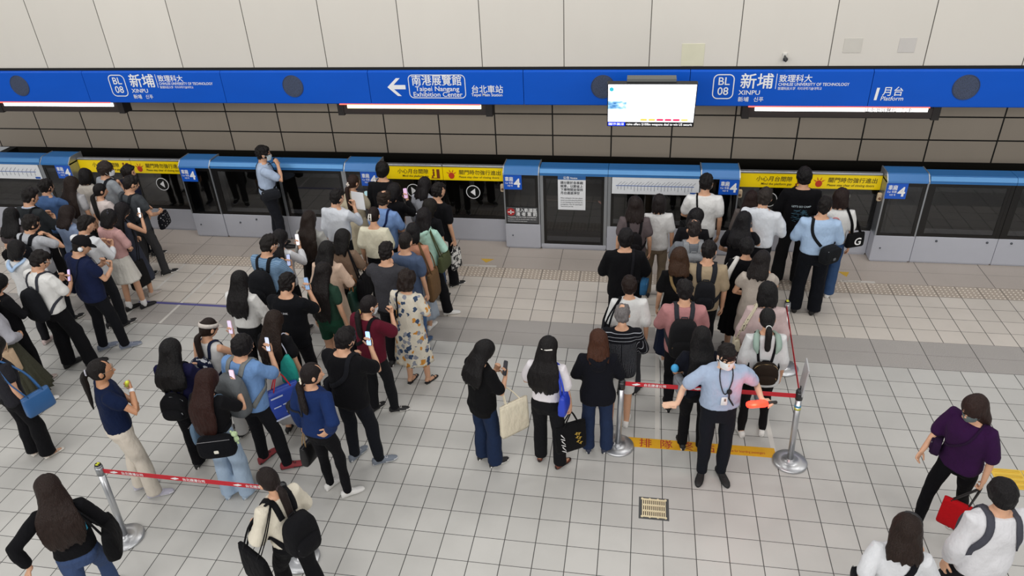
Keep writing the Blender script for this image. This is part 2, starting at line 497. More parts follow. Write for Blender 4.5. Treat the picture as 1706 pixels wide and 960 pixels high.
on_sign(7, MB(), [dict(s='1', size=0.23, at=(3.125, 2.545), bold=0.03, shear=0.08), dict(s='月台', size=0.135, at=(3.255, 2.61), bold=0.01), dict(s='Platform', size=0.082, at=(3.245, 2.535), bold=0.006, shear=0.1, width=0.29)])
# round grey speakers, flush in the fascia
def speaker_mat():
    n = NT('speaker_mesh'); co = n.coord()
    v = n.n('ShaderNodeTexVoronoi'); v.inputs['Scale'].default_value = 90; n.l(co, v.inputs['Vector'])
    n.color(n.mix(n.math('GREATER_THAN', v.outputs['Distance'], 0.35), srgb('#232a3a'), srgb('#3f4a63'))); n.set(Roughness=0.6)
    return n.m
SPM = speaker_mat()
for i, x, l in ((1, -10.13, 'round dark speaker in the blue fascia near the frame edge'), (3, -5.31, 'round dark speaker in the blue fascia over the standing guard'), (5, -0.54, 'round dark speaker half hidden by the hanging screen'), (7, 4.29, 'round dark speaker in the fascia past the platform number')):
    t = thing('speaker', l, 'speaker', (x, PSD-0.05, 2.545), 0, 'round speakers in the blue fascia')
    def disc(r, y0, y1, mi=0):
        b = MB(); b.rings([[(r*k*math.cos(2*PI*j/40), yy, 0.17+r*k*math.sin(2*PI*j/40)) for j in range(40)] for yy, k in ((y0, 1.0), (y1+0.002, 1.0), (y1, 0.96))]); return b
    build('speaker_grille', disc(0.158, 0.0, -0.006), SPM, t)
    rg = MB(); rg.rings([[((0.165+0.007*math.cos(s_))*math.cos(2*PI*j/40), -0.002+0.006*math.sin(s_), 0.17+(0.165+0.007*math.cos(s_))*math.sin(2*PI*j/40)) for j in range(40)] for s_ in [2*PI*q/8 for q in range(8)]], close=True)
    build('speaker_rim', rg, plain('speaker_rim', '#2c3f66', 0.5), t, True)
# message displays under the fascia
for x0, x1, l, warm in ((-10.75, -8.45, 'long lit message display under the fascia by the station name', 0), (-4.62, -2.25, 'long warm lit message display under the direction sign', 1), (1.50, 4.03, 'long lit message display with scrolling characters under the platform sign', 2)):
    t = thing('message_display', l, 'display', ((x0+x1)/2, PSD+0.02, 2.44)); w = (x1-x0)/2
    b = MB(); b.prism([(0.14, 0), (0.02, -0.015), (0.0, -0.05), (0.0, -0.175), (0.03, -0.19), (0.17, -0.19), (0.17, 0.0)], 0, -w, w)
    build('display_housing', b, plain('display_housing', '#2b2726', 0.6), t)
    for s_ in (-1, 1):
        b = MB(); b.box((s_*w-0.05, -0.01, -0.20), (s_*w+0.05, 0.19, 0.0)); build('end_cap', b, plain('display_cap', '#1d1a1a', 0.6), t)
    b = MB(); b.box((-w+0.12, -0.014, -0.082), (w-0.12, 0.0, -0.022))
    build('lit_panel', b, emit('display_light', ('#ffffff', '#fff0b8', '#ffffff')[warm], 2.6), t)
    b = MB(); b.box((-w+0.02, -0.07, -0.012), (w-0.12, -0.05, 0.002)); build('red_strip', b, emit('red_strip_light', '#ff5a48', 2.4), t)
    if warm == 2:
        mb = MB(); text_mb(mb, '往南港展覽館 · 列車', 0.06, (0.32, -0.016, -0.078), bold=0.02, width=0.62, depth=0.002); build('lettering', mb, plain('display_ink', '#20181c', 0.7), t)
# blocked-out squares and a small camera on the cream wall
for x0, z0, x1, z1, c, l in ((0.54, 2.995, 0.85, 3.30, '#d9d7bf', 'yellowish repair patch on the cream wall over the screen'), (2.66, 3.165, 2.89, 3.355, '#cbc8c0', 'pale grey square plate on the cream wall beside the wall camera'), (3.35, 3.165, 3.56, 3.355, '#c9c6c2', 'pale grey square plate on the cream wall, second past the wall camera')):
    b = MB(); b.rbox((x0, PSD+0.004, z0), (x1, PSD+0.012, z1), 0.006, axis=1); o = build('wall_plate', b, plain('wall_plate'+c, c, 0.5)); tag(o, l, 'wall plate')
t = thing('security_camera', 'small dark dome camera fixed on the cream wall', 'security camera', (1.92, PSD+0.0, 3.12))
b = MB(); b.rbox((-0.03, -0.02, -0.05), (0.03, 0.012, 0.05), 0.01); build('camera_mount', b, plain('pale_plastic', '#d8d6d0', 0.4), t)
b = MB(); b.tube([(0, -0.02, 0.01), (0, -0.07, 0.0)], 0.014, 10); b.ell((0, -0.09, -0.015), (0.035, 0.045, 0.03)); build('camera_body', b, plain('dark_plastic', '#26282b', 0.3), t, True)
b = MB(); b.tube([(0, -0.125, -0.022), (0, -0.14, -0.026)], 0.014, 10); build('camera_lens', b, plain('lens_black', '#08090c', 0.1), t, True)

# hanging information screen
t = thing('information_screen', 'wide bright information screen hanging in front of the blue fascia', 'screen', (0.143, 9.6, 2.47))
th = math.radians(15)
def tv(p): x, y, z = p; return (x, y*math.cos(th)-z*math.sin(th), y*math.sin(th)+z*math.cos(th))
def tvb(name, mb, mat): mb.v = [tv(p) for p in mb.v]; return build(name, mb, mat, t)
W, Hh = 0.565, 0.64
b = MB(); b.rbox((-W, 0, 0), (W, 0.07, Hh), 0.01); tvb('screen_case', b, plain('screen_black', '#121317', 0.35))
b = MB(); b.box((-W+0.012, -0.003, 0.075), (W-0.012, 0.001, Hh-0.012)); tvb('display_panel', b, emit('screen_white', '#f6f8ff', 1.6))
b = MB(); b.box((-W+0.012, -0.005, 0.27), (-0.315, -0.002, 0.39))
def pic():
    n = NT('screen_picture'); co = n.coord(); nz = n.noise(n.mapping(co, (6, 1, 12)), 1.6, 4)
    c = n.ramp(nz, [(0.3, srgb('#1c5f9e')), (0.5, srgb('#8fc3e8')), (0.62, srgb('#e8f3fa')), (0.75, srgb('#6b8a5a'))])
    n.color(c); n.l(c, n.b.inputs['Emission Color']); n.b.inputs['Emission Strength'].default_value = 1.0; return n.m
tvb('picture', b, pic())
b = MB(); b.box((-0.313, -0.005, 0.075), (-0.309, -0.002, Hh-0.012)); tvb('divider_line', b, emit('screen_grey', '#c8ccd6', 1.0))
for k, c in enumerate(('#e3b24e', '#e3b24e', '#d81e4b', '#d81e4b', '#d81e4b', '#e8bd66')):
    b = MB(); x = -0.13+0.105*k; b.rbox((x, -0.006, 0.095), (x+0.09, -0.002, 0.125), 0.014, axis=1); tvb('car_marker', b, emit('marker'+c, c, 1.1))
b = MB(); b.box((-W+0.012, -0.005, 0.012), (-0.325, -0.002, 0.07)); tvb('date_bar', b, emit('screen_blue', '#0a2fd0', 0.9))
b = MB(); text_mb(b, '08/19 08:18', 0.05, (-W+0.02, -0.007, 0.026), bold=0.015, width=0.2, depth=0); text_mb(b, 'raine offers $100bn weapons deal to win US securit', 0.05, (-0.31, -0.007, 0.026), bold=0.012, width=0.85, depth=0)
text_mb(b, '', 0.05, (0, 0, 0)); tvb('lettering', b, emit('ticker_white', '#f4f4f4', 1.0))
b = MB(); b.ell((-0.51, -0.004, 0.56), (0.028, 0.003, 0.03)); tvb('station_emblem', b, emit('emblem_teal', '#2fb3c4', 0.8))
b = MB(); text_mb(b, '往   月台 · 列車', 0.03, (-0.15, -0.007, 0.40), width=0.42, depth=0); tvb('faint_lettering', b, emit('faint_text', '#dfe3ea', 1.3))
b = MB(); b.box((-0.32, -0.12, 0.60), (0.30, 0.06, 0.665)); b.box((-0.26, 0.0, 0.22), (-0.20, 1.02, 0.28)); b.box((0.18, 0.0, 0.22), (0.24, 1.02, 0.28)); build('bracket', b, plain('bracket_grey', '#6e716f', 0.5, 0.4), t)

# ------------------------------------------------------------------ platform screen doors
AL = lambda: plain('brushed_aluminium', '#a3a8ae', 0.38, 0.75, 0.04)
GREY = lambda: plain('grey_door_panel', '#b9bcc6', 0.45, 0.1, 0.03)
BLK = lambda: plain('door_black', '#0d0d0e', 0.25)
CAPB = lambda: plain('cap_blue', '#2f6fae', 0.35, 0.1)
GL = glass_mat()
def gate_post(x, side, label, seam=True):
    w = 0.58
    t = thing('gate_post', label, 'platform gate', (x, PSD, 0.0))
    b = MB(); b.rbox((0, 0, 0.025), (w, 0.34, 0.45), 0.008); b.box((0.02, 0.02, 0), (w-0.02, 0.3, 0.03)); build('base_panel', b, GREY(), t)
    for lo_, hi_ in (((0, 0.0, 0.45), (0.022, 0.34, 1.33)), ((w-0.022, 0.0, 0.45), (w, 0.34, 1.33)), ((0.022, 0.32, 0.45), (w-0.022, 0.34, 1.33))):
        b = MB(); b.box(lo_, hi_); build('side_frame', b, AL(), t)
    b = MB()
    b.box((0.022, 0.003, 0.45), (0.07, 0.02, 1.31)); b.box((w-0.07, 0.003, 0.45), (w-0.022, 0.02, 1.31)); b.box((0.07, 0.003, 0.45), (w-0.07, 0.02, 0.49)); b.box((0.07, 0.003, 1.25), (w-0.07, 0.02, 1.31)); build('black_border', b, BLK(), t)
    b = MB(); b.box((0.07, 0.008, 0.49), (w-0.07, 0.016, 1.25)); build('glass', b, GL, t)
    b = MB(); b.rbox((0.16, 0.12, 0.46), (0.24, 0.2, 1.3), 0.01); build('inner_mullion', b, plain('pale_mullion', '#8d8a85', 0.5), t)
    b = MB(); b.prism([(-0.012, 1.31), (-0.004, 1.335), (0.075, 1.415), (0.10, 1.425), (0.36, 1.425), (0.36, 1.31)], 0, 0.014, w-0.014)
    build('blue_cap', b, CAPB(), t)
    for xx in (0, w-0.016):
        b = MB(); b.prism([(-0.016, 1.305), (-0.008, 1.338), (0.073, 1.42), (0.10, 1.431), (0.365, 1.431), (0.365, 1.305)], 0, xx, xx+0.016); build('cap_end', b, AL(), t)
    b = MB(); b.tube([(0.29 if side else 0.12, -0.004, 0.24), (0.29 if side else 0.12, 0.01, 0.24)], 0.013, 12); build('lock', b, plain('lock_steel', '#5c6066', 0.3, 0.8), t, True)
    # blue car number plate
    x0 = w-0.30 if side else 0.012
    b = MB(); b.box((x0, -0.006, 1.06), (x0+0.288, 0.002, 1.305)); s = build('car_sign', b, plain('car_sign_blue', '#1257c4', 0.35), t)
    mb = MB(); text_mb(mb, '車廂', 0.083, (x0+0.02, -0.008, 1.205), bold=0.02, width=0.125, depth=0); text_mb(mb, 'Car 车厢', 0.04, (x0+0.02, -0.008, 1.155), bold=0.012, width=0.125, depth=0); text_mb(mb, '차량 号', 0.032, (x0+0.055, -0.008, 1.11), bold=0.012, width=0.085, depth=0)
    text_mb(mb, '4', 0.2, (x0+0.165, -0.008, 1.105), bold=0.03, depth=0)
    build('lettering', mb, WHITE(), s)
    return t
POST = [-13.35, -10.40, -7.71, -4.74, -2.09, 0.96, 3.60, 6.62]
gate_post(-13.35, 1, 'platform gate post beyond the frame past the white route map')
gate_post(-10.38, 1, 'gate post numbered 4 between a white route map and the yellow striped doors')
gate_post(-7.71, 0, 'gate post numbered 4 between the crowd and the standing guard')
gate_post(-4.74, 1, 'gate post numbered 4 behind the tall person at the middle doors')
p4 = gate_post(-2.09, 0, 'gate post numbered 4 with a black trespass warning sticker')
gate_post(0.96, 1, 'gate post numbered 4 beside the route map and the tall man in white')
gate_post(3.60, 0, 'gate post numbered 4 beyond the woman in white with jeans')
gate_post(6.55, 1, 'platform gate post beyond the frame past the last dark screen')
# warning sticker
b = MB(); b.box((0.035, -0.004, 0.475), (0.545, 0.0, 0.75)); s = build('warning_sticker', b, plain('sticker_dark', '#4b4d50', 0.4), p4)
mb = MB(); text_mb(mb, '禁入軌道區', 0.072, (0.185, -0.006, 0.675), bold=0.02, width=0.34, depth=0); text_mb(mb, '違 者 重 罰', 0.072, (0.185, -0.006, 0.605), bold=0.02, width=0.34, depth=0)
text_mb(mb, 'Trespassing on the tracks is prohibited.', 0.03, (0.05, -0.006, 0.568), width=0.47, bold=0.012, depth=0); text_mb(mb, 'Violators will be fined under the law.', 0.022, (0.05, -0.006, 0.53), width=0.47, bold=0.01, depth=0); text_mb(mb, 'No entry beyond the screen doors.', 0.022, (0.05, -0.006, 0.495), width=0.32, bold=0.01, depth=0)
build('lettering', mb, WHITE(), s)
mb = MB(); mb.rings([[(0.105+r*math.cos(2*PI*j/28), y, 0.665+r*math.sin(2*PI*j/28)) for j in range(28)] for y, r in ((-0.004, 0.066), (-0.007, 0.066), (-0.007, 0.05))]); build('red_disc', mb, plain('warn_red', '#b0282c', 0.4), s)
mb = MB(); mb.box((0.055, -0.0085, 0.655), (0.155, -0.0075, 0.672)); mb.box((0.095, -0.0085, 0.628), (0.112, -0.0075, 0.70)); build('pictogram', mb, WHITE(), s)

def gate_screen(x0, x1, label, door=False, base=0.45, board=None, notice=False, bolts=()):
    t = thing('gate_screen', label, 'platform gate', ((x0+x1)/2, PSD, 0.0)); w = (x1-x0)/2-0.003
    b = MB(); b.rbox((-w, 0.01, 0.025 if not door else 0.035), (w, 0.30, base), 0.006); b.box((-w+0.01, 0.03, 0), (w-0.01, 0.28, 0.04)); build('base_panel', b, GREY(), t)
    s_ = 0.05
    for xa in (-w, w-s_):
        b = MB(); b.box((xa, 0.012, base), (xa+s_, 0.05, 1.31)); build('side_frame', b, AL() if door or board else BLK(), t)
    b = MB(); f = 0.045
    b.box((-w+s_, 0.014, base), (-w+s_+f, 0.03, 1.305)); b.box((w-s_-f, 0.014, base), (w-s_, 0.03, 1.305)); b.box((-w+s_+f, 0.014, base), (w-s_-f, 0.03, base+0.05)); b.box((-w+s_+f, 0.014, 1.25), (w-s_-f, 0.03, 1.305)); build('black_border', b, BLK(), t)
    b = MB(); b.box((-w+s_+f, 0.018, base+0.05), (w-s_-f, 0.026, 1.25)); build('glass', b, GL, t)
    b = MB(); b.prism([(0.0, 1.305), (0.005, 1.345), (0.04, 1.40), (0.07, 1.41), (0.30, 1.41), (0.30, 1.305)], 0, -w, w); build('blue_cap', b, CAPB(), t)
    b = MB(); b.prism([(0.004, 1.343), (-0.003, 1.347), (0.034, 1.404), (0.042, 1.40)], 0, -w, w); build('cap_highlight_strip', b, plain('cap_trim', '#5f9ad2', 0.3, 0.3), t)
    for (xx, zz) in bolts:
        b = MB(); b.tube([(xx, 0.004, zz), (xx, 0.012, zz)], 0.017, 12); build('lock', b, plain('lock_steel', '#5c6066', 0.3, 0.8), t, True)
    return t, w
def route_board(t, x0, x1):
    z0, z1 = 1.03, 1.30
    b = MB(); b.box((x0, 0.0, z0), (x1, 0.013, z1)); s = build('route_board', b, plain('board_white', '#dfe3e8', 0.35), t)
    mb = MB(); mb.box((x0+0.06, -0.004, 1.163), (x1-0.08, -0.001, 1.172)); mb.box((x1-0.13, -0.004, 1.04), (x1-0.03, -0.001, 1.075)); build('route_line', mb, plain('route_blue', '#2456a8', 0.4), s)
    mb = MB(); n = 23; rnd = random.Random(3)
    for k in range(n):
        x = x0+0.09+k*(x1-x0-0.2)/(n-1); h = rnd.uniform(0.03, 0.075)
        mb.box((x-0.003, -0.004, 1.155), (x+0.003, -0.001, 1.18))
        mb.box((x-0.0035, -0.004, 1.15-h), (x+0.0035, -0.001, 1.15))
        c, s_ = math.cos(0.75), math.sin(0.75); q = rnd.uniform(0.05, 0.095)
        p = [(x, 1.185), (x+0.004, 1.182), (x+0.004+q*c, 1.182+q*s_), (x+q*c, 1.185+q*s_)]
        mb.prism(p, 1, -0.004, -0.001)
    build('station_marks', mb, plain('map_ink', '#8a909b', 0.5), s)
t, w = gate_screen(-12.77, -10.385, 'fixed gate screen with a white route map at the frame edge', board=1); route_board(t, -0.9, 1.13)
gate_screen(-7.125, -5.93, 'dark fixed gate screen behind the waist of the standing guard', bolts=((0.02, 0.37), (-0.3, 0.3)))
gate_screen(-5.93, -4.745, 'dark fixed gate screen beside the guard on his facing side', door=True, base=0.45)
t, w = gate_screen(-1.505, -0.435, 'emergency gate door with a posted white notice', door=True, base=0.10)
b = MB(); b.box((-0.245, 0.0, 0.73), (0.19, 0.016, 1.245)); s = build('notice_sheet', b, plain('notice_white', '#e3e6ea', 0.5), t)
b = MB(); b.box((-0.245, -0.003, 1.245), (0.19, 0.016, 1.31)); build('notice_header', b, plain('notice_blue', '#2d63a0', 0.4), s)
mb = MB(); text_mb(mb, '公告', 0.05, (-0.06, -0.006, 1.26), bold=0.02, align='RIGHT', depth=0); text_mb(mb, 'Notice', 0.04, (-0.05, -0.006, 1.262), bold=0.02, depth=0); build('header_lettering', mb, WHITE(), s)
mb = MB()
for k, l in enumerate(('請分散於各車廂', '候車，以節省上', '下車時間並保持', '月台通道淨空')):
    text_mb(mb, l, 0.052, (-0.205, -0.003, 1.175-0.058*k), bold=0.022, width=0.35 if k < 3 else 0.30, depth=0)
for k, l in enumerate(('When waiting for the train, please', 'spread out evenly along the platform', 'to save boarding time and keep the', 'passageway clear for passengers', 'Thank you for your help')):
    text_mb(mb, l, 0.027, (-0.205, -0.003, 0.925-0.036*k), bold=0.012, width=0.35 if k < 4 else 0.2, depth=0)
build('lettering', mb, plain('notice_ink', '#2a2f38', 0.6), s)
b = MB(); b.rbox((-0.44, 0.03, 0.865), (0.40, 0.06, 0.885), 0.005); b.tube([(0.40, 0.035, 0.875), (0.44, 0.035, 0.845)], 0.02, 8); build('push_bar', b, plain('push_bar', '#8c6a62', 0.4, 0.5), t)
t, w = gate_screen(-0.435, 0.955, 'fixed gate screen with a white route map over the two women', board=1); route_board(t, -0.63, 0.69)
gate_screen(4.185, 5.33, 'dark gate screen with locks past the last numbered post', bolts=((-0.27, 0.385), (0.43, 0.385)))
gate_screen(5.33, 6.545, 'dark gate screen cut by the frame edge past the numbered post', bolts=((-0.42, 0.385),))

DY = PSD+0.21
def gate_leaf(x0, x1, right, label):
    t = thing('sliding_gate_door', label, 'platform gate', ((x0+x1)/2, DY, 0.0), 0); w = (x1-x0)/2-0.004
    b = MB(); b.rbox((-w, 0, 0.03), (w, 0.06, 0.42), 0.005); b.box((-w+0.01, 0.012, 0), (w-0.01, 0.05, 0.035)); build('base_panel', b, GREY(), t)
    b = MB(); b.box((-w, 0.004, 0.42), (-w+0.035, 0.05, 1.11)); b.box((w-0.035, 0.004, 0.42), (w, 0.05, 1.11)); b.box((-w+0.035, 0.004, 0.42), (w-0.035, 0.05, 0.48)); build('black_border', b, BLK(), t)
    b = MB(); b.box((-w+0.035, 0.01, 0.48), (w-0.035, 0.02, 1.11)); build('glass', b, GL, t)
    b = MB(); b.box((-w, -0.003, 1.105), (w, 0.05, 1.33)); s = build('warning_strip', b, plain('warning_yellow', '#ffdc00', 0.35), t)
    b = MB(); b.rbox((-w, -0.012, 1.33), (w, 0.07, 1.365), 0.012, axis=0); build('top_rail', b, AL(), t)
    ink = plain('strip_ink', '#3a3012', 0.6); red = plain('strip_red', '#c03a1e', 0.5)
    mb = MB()
    if not right:
        text_mb(mb, '小心月台間隙', 0.088, (w-0.24, -0.006, 1.215), bold=0.01, align='RIGHT', width=None, depth=0, shear=0.1)
        text_mb(mb, 'Mind the platform gap', 0.05, (w-0.24, -0.006, 1.15), bold=0.01, align='RIGHT', depth=0, shear=0.1)
        build('lettering', mb, ink, s)
        mb = MB(); mb.box((w-0.20, -0.006, 1.13), (w-0.05, -0.004, 1.14)); mb.box((w-0.10, -0.006, 1.14), (w-0.05, -0.004, 1.29)); mb.tube([(w-0.15, -0.006, 1.27), (w-0.15, -0.005, 1.28)], 0.016, 8); mb.box((w-0.165, -0.006, 1.17), (w-0.135, -0.004, 1.25)); mb.box((w-0.185, -0.006, 1.14), (w-0.16, -0.004, 1.18)); build('pictogram', mb, plain('strip_brown', '#7a3a14', 0.5), s)
    else:
        text_mb(mb, '關門時勿強行進出', 0.088, (-w+0.26, -0.006, 1.215), bold=0.01, depth=0, shear=0.1)
        text_mb(mb, 'Please stay clear of closing doors', 0.05, (-w+0.26, -0.006, 1.15), bold=0.01, depth=0, shear=0.1)
        build('lettering', mb, ink, s)
        mb = MB(); cx = -w+0.14
        mb.rings([[(cx+0.05*math.cos(2*PI*j/16), y, 1.185+0.055*math.sin(2*PI*j/16)) for j in range(16)] for y in (-0.004, -0.006)])
        for a in (0.5, 1.2, 1.94, 2.64): mb.prism([(cx+0.05*math.cos(a-0.2), 1.20+0.05*math.sin(a-0.2)), (cx+0.10*math.cos(a), 1.20+0.10*math.sin(a)), (cx+0.05*math.cos(a+0.2), 1.20+0.05*math.sin(a+0.2))], 1, -0.006, -0.004)
        build('pictogram', mb, red, s)
    # round arrow sticker
    cx = (w-0.53) if not right else (-w+0.48); sg = 1 if not right else -1
    b = MB(); b.rings([[(cx+r*math.cos(2*PI*j/36), y, 0.90+r*math.sin(2*PI*j/36)) for j in range(36)] for r, y in ((0.118, 0.006), (0.118, 0.002), (0.107, 0.002), (0.107, 0.006))], close=True); s2 = build('arrow_sticker', b, WHITE(), t)
    b = MB(); b.rings([[(cx+0.107*math.cos(2*PI*j/36), y, 0.90+0.107*math.sin(2*PI*j/36)) for j in range(36)] for y in (0.008, 0.003)]); build('sticker_field', b, plain('sticker_black', '#101312', 0.3), s2)
    b = MB(); b.prism([(cx+0.045*sg, 0.90), (cx-0.035*sg, 0.965), (cx-0.035*sg, 0.835)], 1, 0.0, 0.003); build('arrow', b, WHITE(), s2)
    return t
where = ['the doors behind the dense crowd', 'the middle doors behind the tall person', 'the doors behind the man in the printed black shirt', 'the doors beyond the frame']
for k, (a, c) in enumerate(((-9.80, -7.71), (-4.16, -2.09), (1.54, 3.60))):
    md = (a+c)/2
    gate_leaf(a, md, False, 'yellow topped sliding gate leaf with an arrow pointing to its mate, '+where[k])
    gate_leaf(md, c, True, 'yellow topped sliding gate leaf with the closing doors warning, '+where[k])
for x, l in ((-2.122, 'small tan intercom sticker on the gate edge by the trespass warning'), (1.567, 'small tan button box on the gate post by the tall man in white'), (3.568, 'small tan button box on the gate post by the woman with jeans')):
    t = thing('call_button', l, 'call button', (x, PSD+0.06, 0.98))
    b = MB(); b.rbox((-0.03, 0, 0), (0.035, 0.05, 0.13), 0.02, axis=1); build('button_box', b, plain('button_tan', '#cdb89a', 0.5), t)
    b = MB(); b.tube([(0.002, -0.004, 0.05), (0.002, 0.0, 0.05)], 0.02, 14); build('push_button', b, plain('button_brown', '#6b4a33', 0.5), t, True)

# ------------------------------------------------------------------ floor markings
def marking(name, pts, mat, label, cat, z=0.0015):
    b = MB(); n = len(pts); b.add([(x, y, z) for x, y in pts]+[(x, y, 0.0002) for x, y in pts], [tuple(range(n))]+[(i, (i+1) % n, n+(i+1) % n, n+i) for i in range(n)])
    o = build(name, b, mat); tag(o, label, cat); return o
def strip(a, c, w):
    a, c = np.array(a), np.array(c); d = (c-a)/np.linalg.norm(c-a); p = np.array((-d[1], d[0]))*w/2
    return [tuple(a-p), tuple(c-p), tuple(c+p), tuple(a+p)]
t = thing('floor_tape', 'yellow queue end tape with red characters between the two stanchion bases', 'floor tape', (0.82, 6.205, 0))
b = MB(); b.rbox((-0.83, -0.075, 0.0002), (0.79, 0.075, 0.0016), 0.006); build('tape_band', b, plain('tape_yellow', '#e0a81c', 0.5, var=0.15, scale=5), t)
mb = MB()
for k, ch in enumerate('排隊終點'): text_mb(mb, ch, 0.145, (-0.66+0.225*k, -0.052, 0.002), xdir=(1, 0, 0), ydir=(0, 1, 0), bold=0.012, depth=0)
text_mb(mb, 'End of queue for boarding passengers', 0.05, (0.18, -0.03, 0.002), xdir=(1, 0, 0), ydir=(0, 1, 0), bold=0.012, width=0.5, depth=0)
build('lettering', mb, plain('tape_red', '#b2402a', 0.5), t)
LW = plain('line_white', '#cfccc6', 0.6, var=0.1)
marking('floor_line', strip((-6.77, 7.93), (-6.72, 9.66), 0.04), LW, 'thin white queue line on the tiles in front of the guard', 'floor line')
marking('floor_line', strip((-7.42, 8.0), (-7.38, 9.66), 0.04), LW, 'thin white queue line beside the black shoes of the crowd', 'floor line')
marking('floor_line', strip((1.60, 6.1), (1.58, 7.6), 0.05), LW, 'thin white queue line beside the white sneakers and stanchion', 'floor line')
marking('floor_line', strip((0.36, 6.15), (0.38, 9.3), 0.05), LW, 'thin white queue line under the queue past the yellow tape', 'floor line')
marking('floor_line', strip((-7.45, 8.462), (-4.9, 8.462), 0.05), plain('purple_tape', '#57558f', 0.5), 'long purple tape line across the open gap in the crowd', 'floor line', 0.0022)
for x0, x1, l in ((-2.83, -2.146, 'pale lettered edge strip before the middle doors'), (3.06, 3.54, 'pale lettered edge strip by the white shoes and jeans')):
    t = thing('edge_strip', l, 'floor sticker', ((x0+x1)/2, 10.02, 0)); w = (x1-x0)/2
    b = MB(); b.box((-w, -0.03, 0.0002), (w, 0.03, 0.0018)); build('strip_band', b, plain('strip_grey', '#c9c5be', 0.5), t)
    mb = MB(); text_mb(mb, '請先下後上 Let passengers off', 0.04, (-w+0.02, -0.012, 0.0022), ydir=(0, 1, 0), bold=0.01, width=w*1.1, depth=0); build('lettering', mb, plain('strip_dark', '#85807a', 0.6), t)
YA = plain('arrow_yellow', '#c9a33a', 0.55, var=0.15)
marking('floor_arrow', [(-2.45, 10.26), (-2.22, 10.26), (-2.335, 10.13)], YA, 'small worn yellow triangle on the floor before the middle doors', 'floor marking')
marking('floor_arrow', [(3.08, 10.30), (3.24, 10.30), (3.17, 10.15)], YA, 'small worn yellow triangle on the floor beside the jeans', 'floor marking')
# floor drain
t = thing('floor_drain', 'square floor drain with a brass grating in a dark frame', 'floor drain', (0.322, 5.266, 0))
b = MB(); b.box((-0.148, -0.142, 0.0003), (0.148, 0.142, 0.002)); build('drain_frame', b, plain('drain_dark', '#4a4c4d', 0.6), t)
b = MB(); b.box((-0.108, -0.104, 0.0022), (0.108, 0.104, 0.0028)); build('drain_pit', b, plain('drain_pit', '#2a1508', 0.8), t)
b = MB()
for i in range(12): x = -0.11+0.02*i; b.box((x-0.0055, -0.11, 0.003), (x+0.0055, 0.11, 0.008))
for y in (-0.11, -0.037, 0.037, 0.11): b.box((-0.116, y-0.009, 0.0032), (0.116, y+0.009, 0.0085))
for x in (-0.115, -0.04, 0.04, 0.115):
    for y in (-0.115, 0.115): b.cyl((x, y), 0.013, 0.003, 0.009, 10)
build('grating', b, plain('brass', '#f0e2bd', 0.35, 0.25), t)

